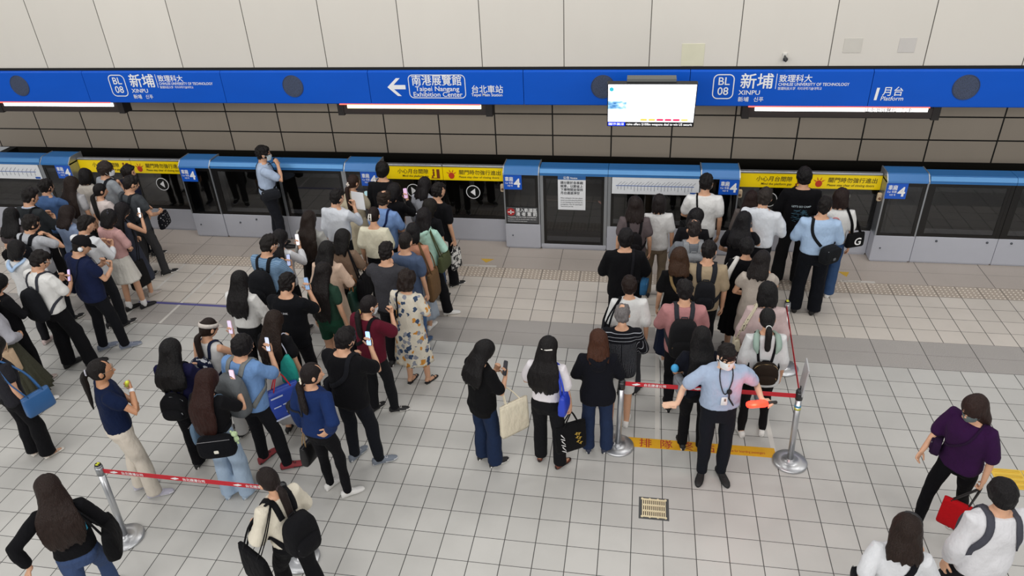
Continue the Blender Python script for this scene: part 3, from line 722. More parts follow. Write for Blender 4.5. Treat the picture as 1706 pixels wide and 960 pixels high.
# ------------------------------------------------------------------ queue stanchions
STEEL = plain('polished_steel', '#c6c8cb', 0.34, 0.85, 0.03)
def stanchion(base, top, label, cap=False, belt_to=None, belt_txt=0, sign=False, stickers=False, belt_z=(0.90, 0.95), extra=None, flip=False):
    t = thing('queue_stanchion', label, 'stanchion', (base[0], base[1], 0))
    d = np.array((top[0]-base[0], top[1]-base[1], top[2]))
    b = MB(); n = 40
    prof = [(0.172, 0.0), (0.178, 0.006), (0.178, 0.016), (0.168, 0.026), (0.10, 0.034), (0.04, 0.042), (0.036, 0.06)]
    b.rings([[(r*math.cos(2*PI*j/n), r*math.sin(2*PI*j/n), z) for j in range(n)] for r, z in prof]); build('base_plate', b, STEEL, t, True)
    P = lambda k: d*k
    b = MB(); b.tube([P(0.04), P(0.90)], 0.031, 20, ends=False); build('post', b, STEEL, t, True)
    b = MB(); b.tube([P(0.885), P(0.985)], 0.036, 20, ends=False); b.tube([P(0.985), P(1.0)], [0.036, 0.03], 20, ends=False); build('belt_cassette', b, plain('cassette_dark' if not cap else 'cassette_steel', '#3b3c3e' if not cap else '#9da0a4', 0.3, 0.6), t, True)
    if cap:
        b = MB(); b.tube([P(1.0), P(1.012)], [0.03, 0.026], 20, ends=False); build('cap_rim', b, plain('cap_black', '#17180f', 0.4), t, True)
        b = MB()
        for s_ in (-1, 1): b.ell(tuple(P(1.014)+np.array((0.0, s_*0.011, 0))), (0.017, 0.008, 0.004))
        build('cap_insert', b, plain('cap_yellow', '#d9dc2b', 0.4), t, True)
    if stickers:
        for k, c in ((0.80, '#4f92b5'), (0.765, '#c2c04a')):
            b = MB(); b.tube([P(k-0.012), P(k+0.012)], 0.0325, 20, ends=False); build('sticker_band', b, plain('sticker'+c, c, 0.5), t, True)
    if belt_to is not None:
        for (to, z0, z1, txt, fl_) in belt_to:
            a = P(z0); c = np.array((to[0]-base[0], to[1]-base[1], z1)); u = (c-a); L = np.linalg.norm(u); u /= L
            nrm = np.cross(u, (0, 0, 1)); nrm /= np.linalg.norm(nrm); upv = np.cross(nrm, u)
            b = MB(); h = 0.026; st = a+u*0.03; en = c-u*0.03
            b.add([st-upv*h+nrm*0.0015, en-upv*h+nrm*0.0015, en+upv*h+nrm*0.0015, st+upv*h+nrm*0.0015, st-upv*h-nrm*0.0015, en-upv*h-nrm*0.0015, en+upv*h-nrm*0.0015, st+upv*h-nrm*0.0015], [(0, 1, 2, 3), (7, 6, 5, 4), (0, 4, 5, 1), (1, 5, 6, 2), (2, 6, 7, 3), (3, 7, 4, 0)])
            bl = build('belt', b, plain('belt_red', '#c01f2d', 0.6), t)
            if txt:
                mb = MB(); side = nrm if nrm[1] < 0 else -nrm; xd = np.cross(upv, side)
                start = st if xd@u > 0 else en
                k = 0.07
                while k+0.44 < L:
                    o_ = start+xd*k+side*0.003
                    for q in (0, 1): mb.add([o_+xd*(0.0+0.02*q)+upv*(-0.004-0.006*q), o_+xd*(0.055+0.02*q)+upv*(0.014-0.006*q), o_+xd*(0.07+0.02*q)+upv*(0.006-0.006*q), o_+xd*(0.02+0.02*q)+upv*(-0.013-0.004*q)], [(0, 1, 2, 3)])
                    text_mb(mb, '台北捷運公司', 0.036, o_+xd*0.12-upv*0.014, xdir=xd, ydir=upv, bold=0.02, depth=0.0, width=0.22)
                    k += 0.62
                build('lettering', mb, WHITE(), bl)
    if sign:
        b = MB(); o_ = P(1.0)+np.array((0.015, 0.02, 0.0)); c, s_ = math.cos(1.5), math.sin(1.5)
        pl = []
        for (x, z) in ((-0.11, -0.02), (0.11, -0.02), (0.11, 0.30), (-0.11, 0.30)): pl.append((x, z))
        for yy in (-0.006, 0.006): pass
        v = [(o_[0]+x*c-yy*s_+0.015*(z/0.3), o_[1]+x*s_+yy*c, o_[2]+z) for yy in (-0.006, 0.006) for x, z in pl]
        b.add(v, [(0, 1, 2, 3), (7, 6, 5, 4), (0, 4, 5, 1), (1, 5, 6, 2), (2, 6, 7, 3), (3, 7, 4, 0)]); build('sign_plate', b, plain('sign_acrylic', '#b4b6b8', 0.25, 0.2), t)
        b = MB(); b.box((o_[0]-0.012, o_[1]-0.012, o_[2]-0.04), (o_[0]+0.012, o_[1]+0.012, o_[2]+0.03)); build('sign_clip', b, plain('clip_black', '#2b2b2d', 0.5), t)
    return t
stanchion((-4.837, 4.248), (-4.777, 4.246, 1.0), 'steel stanchion with a yellow cap and red belt beside the woman in cream trousers', cap=True, belt_to=[((-2.96, 4.232), 0.93, 0.93, 1, 0)], stickers=False)
stanchion((-2.975, 4.232), (-2.955, 4.232, 1.0), 'steel stanchion half hidden behind the walking woman in the cream top')
stanchion((-0.07, 6.122), (-0.05, 6.02, 1.0), 'steel stanchion holding a red belt beside the woman in the hooded black jacket', belt_to=[((1.69, 6.047), 0.955, 0.925, 1, 0)])
stanchion((1.74, 6.084), (1.69, 6.047, 1.0), 'steel stanchion carrying an upright sign plate beside the yellow tape', sign=True, stickers=True, belt_to=[((1.812, 7.71), 0.95, 0.95, 0, 0)])
stanchion((1.917, 7.75), (1.82, 7.71, 1.0), 'steel stanchion with a yellow cap beside the man in light blue', cap=True)
# ================================================================== people
def smooth_curve(pts, n):
    pts = [np.array(p, float) for p in pts]
    P = [2*pts[0]-pts[1]]+pts+[2*pts[-1]-pts[-2]]
    out = []; k = len(pts)-1
    for i in range(n+1):
        t = i/n*k; j = min(int(t), k-1); u = t-j
        a, b, c, d = P[j], P[j+1], P[j+2], P[j+3]
        out.append(0.5*((2*b)+(-a+c)*u+(2*a-5*b+4*c-d)*u*u+(-a+3*b-3*c+d)*u**3))
    return out
def remesh(mb, voxel, smooth=2, name='m'):
    me = bpy.data.meshes.new('t'); me.from_pydata(mb.v, [], mb.f)
    fix_normals(me)
    o = bpy.data.objects.new('t', me)
    r = o.modifiers.new('r', 'REMESH'); r.mode = 'VOXEL'; r.voxel_size = voxel; r.use_smooth_shade = True
    if smooth:
        q = o.modifiers.new('s', 'SMOOTH'); q.factor = 0.5; q.iterations = smooth
    out = eval_mesh(o); bpy.data.objects.remove(o); bpy.data.meshes.remove(me)
    out.name = name
    return out
def get_co(me):
    n = len(me.vertices); a = np.empty(n*3); me.vertices.foreach_get('co', a); return a.reshape(-1, 3)
def get_no(me):
    n = len(me.vertices); a = np.empty(n*3); me.vertices.foreach_get('normal', a); return a.reshape(-1, 3)
def set_co(me, c):
    me.vertices.foreach_set('co', c.ravel()); me.update()
def wrinkle(me, amp, seed, freq=(14, 34), zs=0.55):
    """soft folds pushed along the normals"""
    r = np.random.RandomState(seed); c = get_co(me); n = get_no(me); d = np.zeros(len(c))
    for k in range(7):
        v = r.normal(size=3); v[2] *= zs*2; v /= np.linalg.norm(v); f = r.uniform(*freq)
        ph = c@v*f+r.uniform(0, 6.28)+1.3*np.sin(c@r.normal(size=3)*9+r.uniform(0, 6.28))
        d += np.sin(ph)*r.uniform(0.5, 1)
        if k % 2: d += .8*(1-2*np.abs(np.sin(ph*.45+1))**.6)
    d = d/3.4
    set_co(me, c+n*(amp*1.35*d)[:, None])
def finish(me, name, mats, parent, smooth=True):
    me.materials.clear()
    for m_ in (mats if isinstance(mats, (list, tuple)) else [mats]): me.materials.append(m_)
    me.polygons.foreach_set('use_smooth', [smooth]*len(me.polygons)); me.update()
    return link(name, me, parent)
def bvh_of(me):
    return BVHTree.FromPolygons([v.co.copy() for v in me.vertices], [tuple(p.vertices) for p in me.polygons])

def skin_mat(col):
    def f():
        n = NT('skin'); c = srgb(col); co = n.coord(); nz = n.noise(co, 25, 3)
        n.color(n.mix(nz, tuple(q*0.92 for q in c), tuple(min(1, q*1.05) for q in c))); n.set(Roughness=0.5)
        n.b.inputs['Subsurface Weight'].default_value = 0.08; n.b.inputs['Subsurface Radius'].default_value = (0.02, 0.008, 0.005)
        return n.m
    return cached(('skin', col), f)
def hair_mat(col, tip=None):
    def f():
        n = NT('hair_strands'); c = srgb(col); co = n.coord(); x, y, z = n.sep(co)
        nz = n.noise(n.mapping(co, (110, 110, 7)), 1.0, 3, 0.6)
        lo = tuple(q*0.4 for q in c); hi = tuple(min(1, q*1.7+0.004) for q in c)
        n.color(n.mix(nz, lo, hi)); n.set(Roughness=0.46)
        n.b.inputs['Specular IOR Level'].default_value = 0.22
        n.bump(nz, 0.95, 0.012)
        return n.m
    return cached(('hair', col), f)
def cloth(col, pat=None, col2=None):
    def f():
        n = NT('cloth'); c = srgb(col); co = n.coord(); x, y, z = n.sep(co)
        big = n.noise(co, 5.0, 4, 0.55); fine = n.noise(n.mapping(co, (420, 420, 420)), 1.0, 2)
        k = 0.10
        base = n.mix(big, tuple(q*(1-k) for q in c), tuple(min(1, q*(1+k)) for q in c))
        if pat == 'hstripe':
            s = n.math('GREATER_THAN', n.math('FRACT', n.math('MULTIPLY', z, 48.0)), 0.62); base = n.mix(s, base, srgb(col2))
        elif pat == 'pinstripe':
            a = n.math('ARCTAN2', x, y); s = n.math('LESS_THAN', n.math('FRACT', n.math('MULTIPLY', a, 9.5)), 0.10)
            zs = n.math('LESS_THAN', n.math('FRACT', n.math('MULTIPLY', z, 26.0)), 0.14); up = n.math('GREATER_THAN', z, 1.20)
            s = n.math('ADD', n.math('MULTIPLY', s, n.math('SUBTRACT', 1.0, up)), n.math('MULTIPLY', zs, up))
            base = n.mix(s, base, srgb(col2))
        elif pat == 'floral':
            v = n.n('ShaderNodeTexVoronoi'); v.inputs['Scale'].default_value = 13; v.inputs['Randomness'].default_value = 1
            w = n.noise(co, 22, 2); cb = n.n('ShaderNodeVectorMath', operation='ADD'); sc = n.n('ShaderNodeCombineXYZ')
            for i in range(3): n.l(n.math('MULTIPLY', w, 0.06), sc.inputs[i])
            n.l(co, cb.inputs[0]); n.l(sc.outputs[0], cb.inputs[1]); n.l(cb.outputs[0], v.inputs['Vector'])
            blot = n.math('LESS_THAN', v.outputs['Distance'], 0.43)
            pick = n.n('ShaderNodeSeparateColor'); n.l(v.outputs['Color'], pick.inputs[0])
            pc = n.mix(n.math('GREATER_THAN', pick.outputs[0], 0.62), srgb('#2d4668'), srgb('#c98a35'))
            pc = n.mix(n.math('LESS_THAN', pick.outputs[1], 0.25), pc, srgb('#8a8f9c'))
            base = n.mix(blot, base, pc)
        elif pat == 'dots':
            v = n.n('ShaderNodeTexVoronoi'); v.inputs['Scale'].default_value = 26; v.inputs['Randomness'].default_value = 0.35; n.l(co, v.inputs['Vector'])
            base = n.mix(n.math('LESS_THAN', v.outputs['Distance'], 0.22), base, srgb(col2))
        elif pat == 'camo':
            v = n.noise(co, 16, 2); base = n.mix(n.math('GREATER_THAN', v, 0.53), base, srgb(col2))
        elif pat == 'heather':
            base = n.mix(n.math('MULTIPLY', n.noise(n.mapping(co, (90, 90, 40)), 1.0, 3), 0.7), base, srgb(col2))
        elif pat == 'denim':
            base = n.mix(n.math('MULTIPLY', n.noise(n.mapping(co, (3, 3, 1.5)), 1.6, 3), 0.8), base, srgb(col2))
        base = n.mix(n.math('MULTIPLY', fine, 0.12), base, tuple(q*0.6 for q in c))
        n.color(base); n.set(Roughness=0.9); n.b.inputs['Specular IOR Level'].default_value = 0.1
        n.b.inputs['Sheen Weight'].default_value = 0.02
        wr = n.noise(n.mapping(co, (1.0, 1.0, 0.6)), 17, 3, 0.5)
        n.bump(wr, 0.65, 0.026)
        return n.m
    return cached(('cloth', col, pat, col2), f)

PROF = {
 'm': [(.80, .128, .095, 0), (.90, .166, .118, -.012), (.97, .162, .112, -.006), (1.06, .150, .106, 0), (1.18, .157, .112, 0), (1.28, .174, .118, 0), (1.36, .180, .106, -.006), (1.41, .160, .086, -.012), (1.445, .105, .068, -.012), (1.48, .060, .057, -.006)],
 'f': [(.80, .128, .095, 0), (.90, .168, .115, -.012), (.97, .156, .104, -.004), (1.06, .130, .092, 0), (1.18, .140, .102, .008), (1.27, .156, .112, .010), (1.35, .160, .096, 0), (1.40, .142, .078, -.008), (1.435, .092, .062, -.01), (1.475, .054, .052, -.004)]}
ARMS = {
 'down': ((.235, .03, .845), (.5, -1, 0), (.02, .12, -1), (-1, .1, 0), .45),
 'phone': ((.085, .275, 1.16), (.7, -.2, -1), (-.25, .45, .85), (-.25, -.9, .35), .95),
 'phone_hi': ((.105, .29, 1.36), (.7, -.2, -1), (-.2, .3, .95), (-.2, -1, .1), .95),
 'support': ((.05, .265, 1.12), (.8, -.2, -1), (-.55, .45, .6), (-.1, -.6, .8), .7),
 'clasp': ((.085, .20, 1.02), (1, -.5, -.2), (-1, .35, -.1), (0, -1, 0), .7),
 'cross': ((-.07, .205, 1.15), (1, .1, -.7), (-1, -.1, .15), (0, -1, -.2), .5),
 'hip': ((.185, -.07, 1.02), (1, -.9, .1), (-.5, -.5, -.45), (-.8, .5, 0), .5),
 'strap': ((.125, .13, 1.31), (.7, -.2, -1), (.05, -.25, 1), (0, -1, -.2), 1.25),
 'carry': ((.255, .04, .83), (.5, -1, 0), (.0, .08, -1), (-1, .1, 0), 1.35),
 'forearm': ((.16, .25, 1.04), (.7, -.5, -.6), (-.2, 1, .12), (-1, 0, .2), 1.0),
 'mouth': ((.06, .20, 1.415), (.8, .3, -1), (-.45, -.15, .8), (-.6, -.5, -.2), 1.3),
 'chin': ((.10, .20, 1.34), (.7, .6, -.8), (-.75, .1, .6), (-.3, -.8, .3), 1.2),
 'out': ((.46, .20, 1.17), (.1, -1, -.6), (1, .22, .0), (0, .25, 1), .12),
 'beacon': ((.345, .17, 1.17), (.5, -.9, -.6), (.75, .6, .0), (-.1, -.2, -1), 1.4),
 'swing_f': ((.235, .22, .95), (.5, -1, -.1), (.0, .6, -.8), (-1, .1, 0), .6),
 'swing_b': ((.27, -.23, .88), (.5, -1, .2), (.05, -.35, -.95), (-1, .1, 0), .6),
 'reach': ((.33, -.12, 1.0), (1, -.6, .2), (.6, -.1, -.7), (-.7, .1, -.4), .4),
 'shoulder': ((.15, .14, 1.40), (.9, .2, -1), (-.1, -.65, .75), (0, -.6, -.8), .8),
}
def unit(v):
    v = np.array(v, float); return v/(np.linalg.norm(v)+1e-9)
def rotx(a):
    c, s = math.cos(a), math.sin(a); return np.array(((1, 0, 0), (0, c, -s), (0, s, c)))
def rotz(a):
    c, s = math.cos(a), math.sin(a); return np.array(((c, -s, 0), (s, c, 0), (0, 0, 1)))
class Fig:
    def __init__(f, sex, H, w=1.0, arms=('down', 'down'), feet=None, lean=0.0, head=(0, 0), sw=1.0):
        f.sex, f.H, f.w = sex, H, w
        f.s = s = H/1.735
        f.prof = [(z*s, a*s*w, b*s*(0.5+0.5*w), y*s) for z, a, b, y in PROF[sex]]
        f.lean = math.radians(lean)
        f.head_r = rotz(math.radians(-head[1]))@rotx(math.radians(-head[0]))
        f.pivot = np.array((0, -.012, 1.495))*s
        f.hc = np.array((0, .022, 1.607))*s-f.pivot
        f.hs = s*(1.0 if sex == 'm' else 0.985)*(1.03)
        f.shx = (.182 if sex == 'm' else .160)*s*(0.45+0.55*w)
        f.arm = []
        for side, a in ((1, arms[1]), (-1, arms[0])):
            W, pole, d, n, curl = ARMS[a] if isinstance(a, str) else a
            mir = np.array((side, 1, 1.0)); ex = (w-1)*0.12
            W = np.array(W)*s; W[0] += ex if W[0] > 0 else 0
            if W[1] > 0.12: W[1] += ex*0.5
            S = np.array((f.shx, -.012*s, 1.385*s)); L1, L2 = .285*s, .245*s
            D = W-S; dist = np.linalg.norm(D)
            if dist > (L1+L2)*0.985: W = S+D/dist*(L1+L2)*0.985; D = W-S; dist = np.linalg.norm(D)
            u = D/dist; x = (L1*L1-L2*L2+dist*dist)/(2*dist); h = math.sqrt(max(L1*L1-x*x, 1e-6))
            p = np.array(pole, float); p = unit(p-u*(p@u)); E = S+u*x+p*h
            f.arm.append(dict(side=side, S=f.T(S*mir), E=f.T(E*mir), W=f.T(W*mir), d=unit(np.array(d)*mir), n=unit(np.array(n)*mir), curl=curl))
        feet = feet or ((.10, .03, 8), (-.10, -.02, -8))
        f.leg = []
        for side, (x, y, yaw) in zip((1, -1), feet):
            up = 0.0
            if y < -.2: up = 0.05
            A = np.array((x, y, .085+up))*s; Hh = np.array((side*.088*w, -.005, .90))*s
            K = (A+Hh)*0.5; K[2] += .02*s; K[1] += (.035+max(0, abs(y)-.1)*0.25)*s; K[0] += side*.006*s
            f.leg.append(dict(H=Hh, K=K, A=A, yaw=math.radians(-yaw), up=up))
    def T(f, p):
        """lean of the upper body about the hips"""
        p = np.array(p, float)
        if not f.lean: return p
        z0 = .95*f.s; k = min(1, max(0, (p[2]-z0)/(.2*f.s)))
        if k <= 0: return p
        c = np.array((p[0], 0, z0)); return c+rotx(-f.lean*k)@(p-c)
    def hp(f, q):
        """head-local point to body space"""
        return f.T(f.pivot+f.head_r@(f.hc+np.array(q, float)*f.hs))
    def at(f, z):
        P = f.prof
        if z <= P[0][0]: return P[0][1:]
        for a, b in zip(P, P[1:]):
            if z <= b[0]:
                t = (z-a[0])/(b[0]-a[0]); t = t*t*(3-2*t)*0.5+t*0.5
                return tuple(a[i]*(1-t)+b[i]*t for i in (1, 2, 3))
        return P[-1][1:]
    def loft_t(f, mb, secs, n=24, e=2.3):
        b = MB(); b.loft(secs, n, 0, e)
        mb.add([f.T(p) for p in b.v], b.f)
    def legs(f, mb, rt, rk, ra, to=1.0, wide=0):
        for g in f.leg:
            pts = [g['H']+np.array((0, 0, .03*f.s)), g['H']*0.6+g['K']*0.4, g['K'], g['K']*0.5+g['A']*0.5, g['A']]
            rad = [rt, rt*0.9+rk*0.08, rk, rk*0.62+ra*0.4, ra]
            if to < 1.0:
                c = smooth_curve(pts, 20); rr = np.interp(np.linspace(0, 1, 21), np.linspace(0, 1, 5), rad); k = max(3, int(20*to))
                pts, rad = c[:k+1], list(rr[:k+1])
            yield g, pts, rad
    def hand(f, a, mb):
        s = f.s*(1.0 if f.sex == 'm' else .92)
        W, d, n = a['W'], a['d'], a['n']; n = unit(n-d*(n@d)); t = np.cross(d, n)*a['side']*-1
        fa = unit(a['W']-a['E'])
        mb.tube([W-fa*.03*s, W+d*.012*s], [.026*s, .026*s], 10)
        mb.tube([W+d*.005*s, W+d*.045*s, W+d*.085*s], [.027*s, .039*s, .037*s], 12, flat=.42, up=n)
        for k, (o, L) in enumerate(((.030, .070), (.010, .078), (-.010, .073), (-.029, .057))):
            p = W+d*.082*s+t*o*s; ang = a['curl']*0.35; pts = [p-d*.015*s, p]; dd = d
            for q in range(3):
                ang2 = a['curl']*(0.55, 1.0, 0.75)[q]*(0.9+0.1*k)
                dd = unit(dd*math.cos(ang2)+n*math.sin(ang2)); n2 = unit(n-dd*(n@dd)); p = p+dd*L*s*(0.44, 0.32, 0.24)[q]; pts.append(p)
                n = n2
            n = unit(a['n']-d*(a['n']@d))
            mb.tube(pts, [.0098*s]*3+[.0088*s, .0078*s], 8)
        p = W+d*.022*s+t*.03*s; q1 = p+(d*.55+t*.62+n*.35)*.038*s; q2 = q1+unit(d*.85+t*.1+n*(.3+.4*a['curl']))*.03*s; q3 = q2+unit(d*.7-t*.15+n*(.4+.4*a['curl']))*.022*s
        mb.tube([p-t*.012*s, q1, q2, q3], [.014*s, .012*s, .0105*s, .009*s], 8)
    def palm(f, i):
        a = f.arm[i]; n = unit(a['n']-a['d']*(a['n']@a['d'])); return a['W']+a['d']*.075*f.s, a['d'], n, np.cross(a['d'], n)*a['side']*-1

def make_body(f, parent, skin, fine=False, legk=1.0, lips='#a8665c', brow='#231c1a'):
    s = f.s; mb = MB()
    k = 0.93
    f.loft_t(mb, [(0, y, z, a*k, b*k) for z, a, b, y in f.prof])
    # neck and head
    nk = [f.T(f.pivot+np.array((0, -.004, -.06))*s), f.hp((0, -.03, -.10)), f.hp((0, -.02, -.03))]
    r = (.058 if f.sex == 'm' else .049)*s; mb.tube(nk, [r*1.12, r, r*0.95], 12)
    hv = MB(); hv.ell((0, 0, 0), (.077, .098, .118), 0, 24, 18)
    P = []
    for x, y, z in hv.v:
        if z < -.01:
            t = min(1, (-z-.01)/.1); x *= 1-.26*t; y = y*(1-.12*t)+.012*t+(0.006*t if y > 0 else .014*t)
        if y > .05 and z > -.02: y -= (y-.05)*.12
        P.append(f.hp((x, y, z)))
    mb.add(P, hv.f)
    nose = [(0, .083, .012), (0, .094, -.012), (0, .107, -.033), (0, .088, -.042)]
    mb.tube([f.hp(q) for q in nose], [.009*s, .010*s, .0135*s, .012*s], 8)
    for sd in (-1, 1):
        e = MB(); e.ell((sd*.080, -.006, -.012), (.011, .019, .031), 0, 10, 8); mb.add([f.hp(q) for q in e.v], e.f)
    for a in f.arm:
        mb.tube([a['S']*0.75+np.array((0, 0, a['S'][2]*0.25-.01)), a['S'], (a['S']+a['E'])/2, a['E'], a['E']*0.6+a['W']*0.4, a['W']], [.045*s, .047*s*f.w**.5, .041*s*f.w**.5, .034*s, .033*s, .024*s], 12)
    for g, pts, rad in f.legs(mb, .082*s*legk, .054*s*legk, .036*s*(.5+.5*legk)):
        mb.tube(pts, rad, 14)
        A = g['A']; fw = np.array((math.sin(-g['yaw']), math.cos(g['yaw']), 0)); up = g['up']*s
        mb.tube([A+np.array((0, 0, .0)), A-np.array((0, 0, .035*s))-fw*.03*s, A-np.array((0, 0, .045*s))], [.036*s, .034*s, .03*s], 10)
        mb.tube([A-np.array((0, 0, .045*s)), A+fw*.07*s-np.array((0, 0, .056*s+up*.6)), A+fw*.14*s-np.array((0, 0, .066*s+up*.9))], [.033*s, .03*s, .018*s], 10, flat=.75)
    me = remesh(mb, 0.0075 if fine else 0.0115, 1 if fine else 1)
    # hands and face join the same mesh
    hb = MB()
    for a in f.arm: f.hand(a, hb)
    hm = remesh(hb, 0.0055, 1)
    bm = bmesh.new(); bm.from_mesh(me); bm.from_mesh(hm)
    for q in bm.faces: q.material_index = 0
    ex = MB()
    for sd in (-1, 1):
        e = MB(); e.ell((sd*.031, .0835, .002), (.0145, .006, .0065), 0, 10, 6); ex.add([f.hp(q) for q in e.v], e.f, 1)
        e = MB(); e.ell((sd*.030, .0885, .002), (.0062, .003, .0062), 0, 8, 6); ex.add([f.hp(q) for q in e.v], e.f, 2)
        e = MB(); e.tube([(sd*.014, .091, .022), (sd*.030, .0895, .027), (sd*.048, .077, .021)], [.002, .0026, .0016], 6); ex.add([f.hp(q) for q in e.v], e.f, 3)
    e = MB(); e.ell((0, .0855, -.062), (.022, .009, .0075), 0, 12, 6); ex.add([f.hp(q) for q in e.v], e.f, 4)
    em = bpy.data.meshes.new('t'); em.from_pydata(ex.v, [], ex.f); em.polygons.foreach_set('material_index', ex.mi); bm.from_mesh(em)
    bm.to_mesh(me); bm.free(); bpy.data.meshes.remove(hm); bpy.data.meshes.remove(em)
    return finish(me, 'body', [skin_mat(skin), plain('eye_white', '#e9e6e1', 0.3), plain('iris_dark', '#1b1310', 0.2), plain('brow'+brow, brow, 0.8), plain('lips', lips, 0.5)], parent)

def make_top(f, parent, col, sleeve=0.5, hem=.86, loose=1.0, pat=None, col2=None, neck=0, collar=False, hood=False, puff=0.0, flare=0.0, name='shirt', amp=0.006, seed=0, cuff=None, crop=False, vneck=False):
    s = f.s; mb = MB(); o = .014*s*loose; secs = []
    top = f.prof[-1][0]-(.028+.02*neck)*s
    chest = max(q[1] for q in f.prof if q[0] > 1.15*s)
    z0 = hem*s; n = 12
    for i in range(n+1):
        z = z0+(top-z0)*i/n; a, b, y = f.at(z)
        if z < 1.25*s:
            k = min(1.0, .55*loose); a = max(a, (chest*.95)*k+a*(1-k)); bb = f.at(1.26*s)[1]; b = max(b, bb*k+b*(1-k))
        fl = flare*max(0, (1.1*s-z))
        secs.append((0, y, z, a+o+fl, b+o+fl*0.8))
    f.loft_t(mb, secs, 26, 2.4)
    for a in f.arm:
        if sleeve <= 0: continue
        S, E, W = a['S'], a['E'], a['W']; inn = np.array((S[0]*0.55, S[1], S[2]-.012*s))
        r0 = (.060+.010*loose)*s*f.w**.5
        if sleeve <= 1:
            e = S+(E-S)*sleeve; rr = (.055+.014*loose+puff)*s*f.w**.5
            mb.tube([inn, S, (S+e)/2, e], [r0*.95, r0, (r0+rr)/2, rr], 14, ends=True)
        else:
            t = sleeve-1; e = E+(W-E)*t; rc = (.034+.012*loose+puff)*s
            mb.tube([inn, S, (S+E)/2, E, (E+e)/2, e], [r0*.95, r0, r0*.88, (.05+.012*loose+puff)*s, (.043+.013*loose+puff)*s, rc], 14)
    if collar:
        c = []
        for j in range(16):
            t = 2*PI*j/16; c.append((.064*s*math.sin(t), -.010*s+.060*s*math.cos(t), top+(.022-.012*math.cos(t))*s))
        b = MB(); b.rings([[(x*(1+q), y*(1+q)-.0*s, z+dz*s) for x, y, z in c] for q, dz in ((0.0, .012), (.22, -.016), (.30, -.022), (-.1, -.02))], close=True); mb.add([f.T(p) for p in b.v], b.f)
    if hood:
        pts = [(.085*s, .02*s, 1.455*s), (.10*s, -.05*s, 1.455*s), (.06*s, -.125*s, 1.42*s), (0, -.15*s, 1.385*s), (-.06*s, -.125*s, 1.42*s), (-.10*s, -.05*s, 1.455*s), (-.085*s, .02*s, 1.455*s)]
        mb.tube([f.T(p) for p in smooth_curve(pts, 14)], [.022*s]+[.032*s]*6+[.042*s]+[.032*s]*6+[.022*s], 12)
        e = MB(); e.ell((0, -.125*s, 1.355*s), (.085*s, .035*s, .075*s)); mb.add([f.T(p) for p in e.v], e.f)
    me = remesh(mb, .0125, 3)
    wrinkle(me, amp*s, seed)
    return finish(me, name, cloth(col, pat, col2), parent), me

LEGW = {'slim': (.083, .060, .047), 'reg': (.088, .070, .060), 'wide': (.092, .079, .080), 'baggy': (.094, .086, .093)}
def make_bottom(f, parent, col, kind='reg', length=1.0, pat=None, col2=None, seed=0, waist=1.03):
    s = f.s; mb = MB(); secs = []
    for z in (.79, .84, .90, .96, waist):
        a, b, y = f.at(z*s); secs.append((0, y, z*s, a+.010*s, b+.010*s))
    f.loft_t(mb, secs, 24, 2.3)
    rt, rk, ra = LEGW[kind]; wl = f.w**.6
    for g, pts, rad in f.legs(mb, rt*s*wl, rk*s*wl, ra*s, length):
        if length >= 1: pts = pts[:-1]+[pts[-1]+np.array((0, 0, -.028*s))]
        mb.tube(pts, rad, 16, ends=False)
    me = remesh(mb, .0125, 2); wrinkle(me, .0055*s, seed+5, (12, 30), 0.9)
    return finish(me, 'trousers' if length > .75 else 'shorts', cloth(col, pat, col2), parent)
def make_skirt(f, parent, col, length=.5, flare=.12, pleats=14, amp=.008, pat=None, col2=None, waist=1.02, name='skirt', seed=0):
    s = f.s; mb = MB(); n = 84; rs = []
    z1 = waist*s; z0 = length*s; m_ = 16
    for i in range(m_+1):
        t = i/m_; z = z1+(z0-z1)*t; a, b, y = f.at(max(z, .90*s))
        if z < .9*s: a, b, y = f.at(.9*s)
        a += (.014+flare*t)*s; b += (.014+flare*t)*s
        r = []
        for j in range(n):
            th = 2*PI*j/n; k = 1+amp/.15*t*(math.sin(pleats*th)+.4*math.sin(pleats*2.3*th+seed))
            r.append((a*k*math.cos(th), y+b*k*math.sin(th), z))
        rs.append(r)
    mb.rings(rs, cap=True)
    me = mb.mesh(name, [cloth(col, pat, col2)], True)
    return link(name, me, parent)

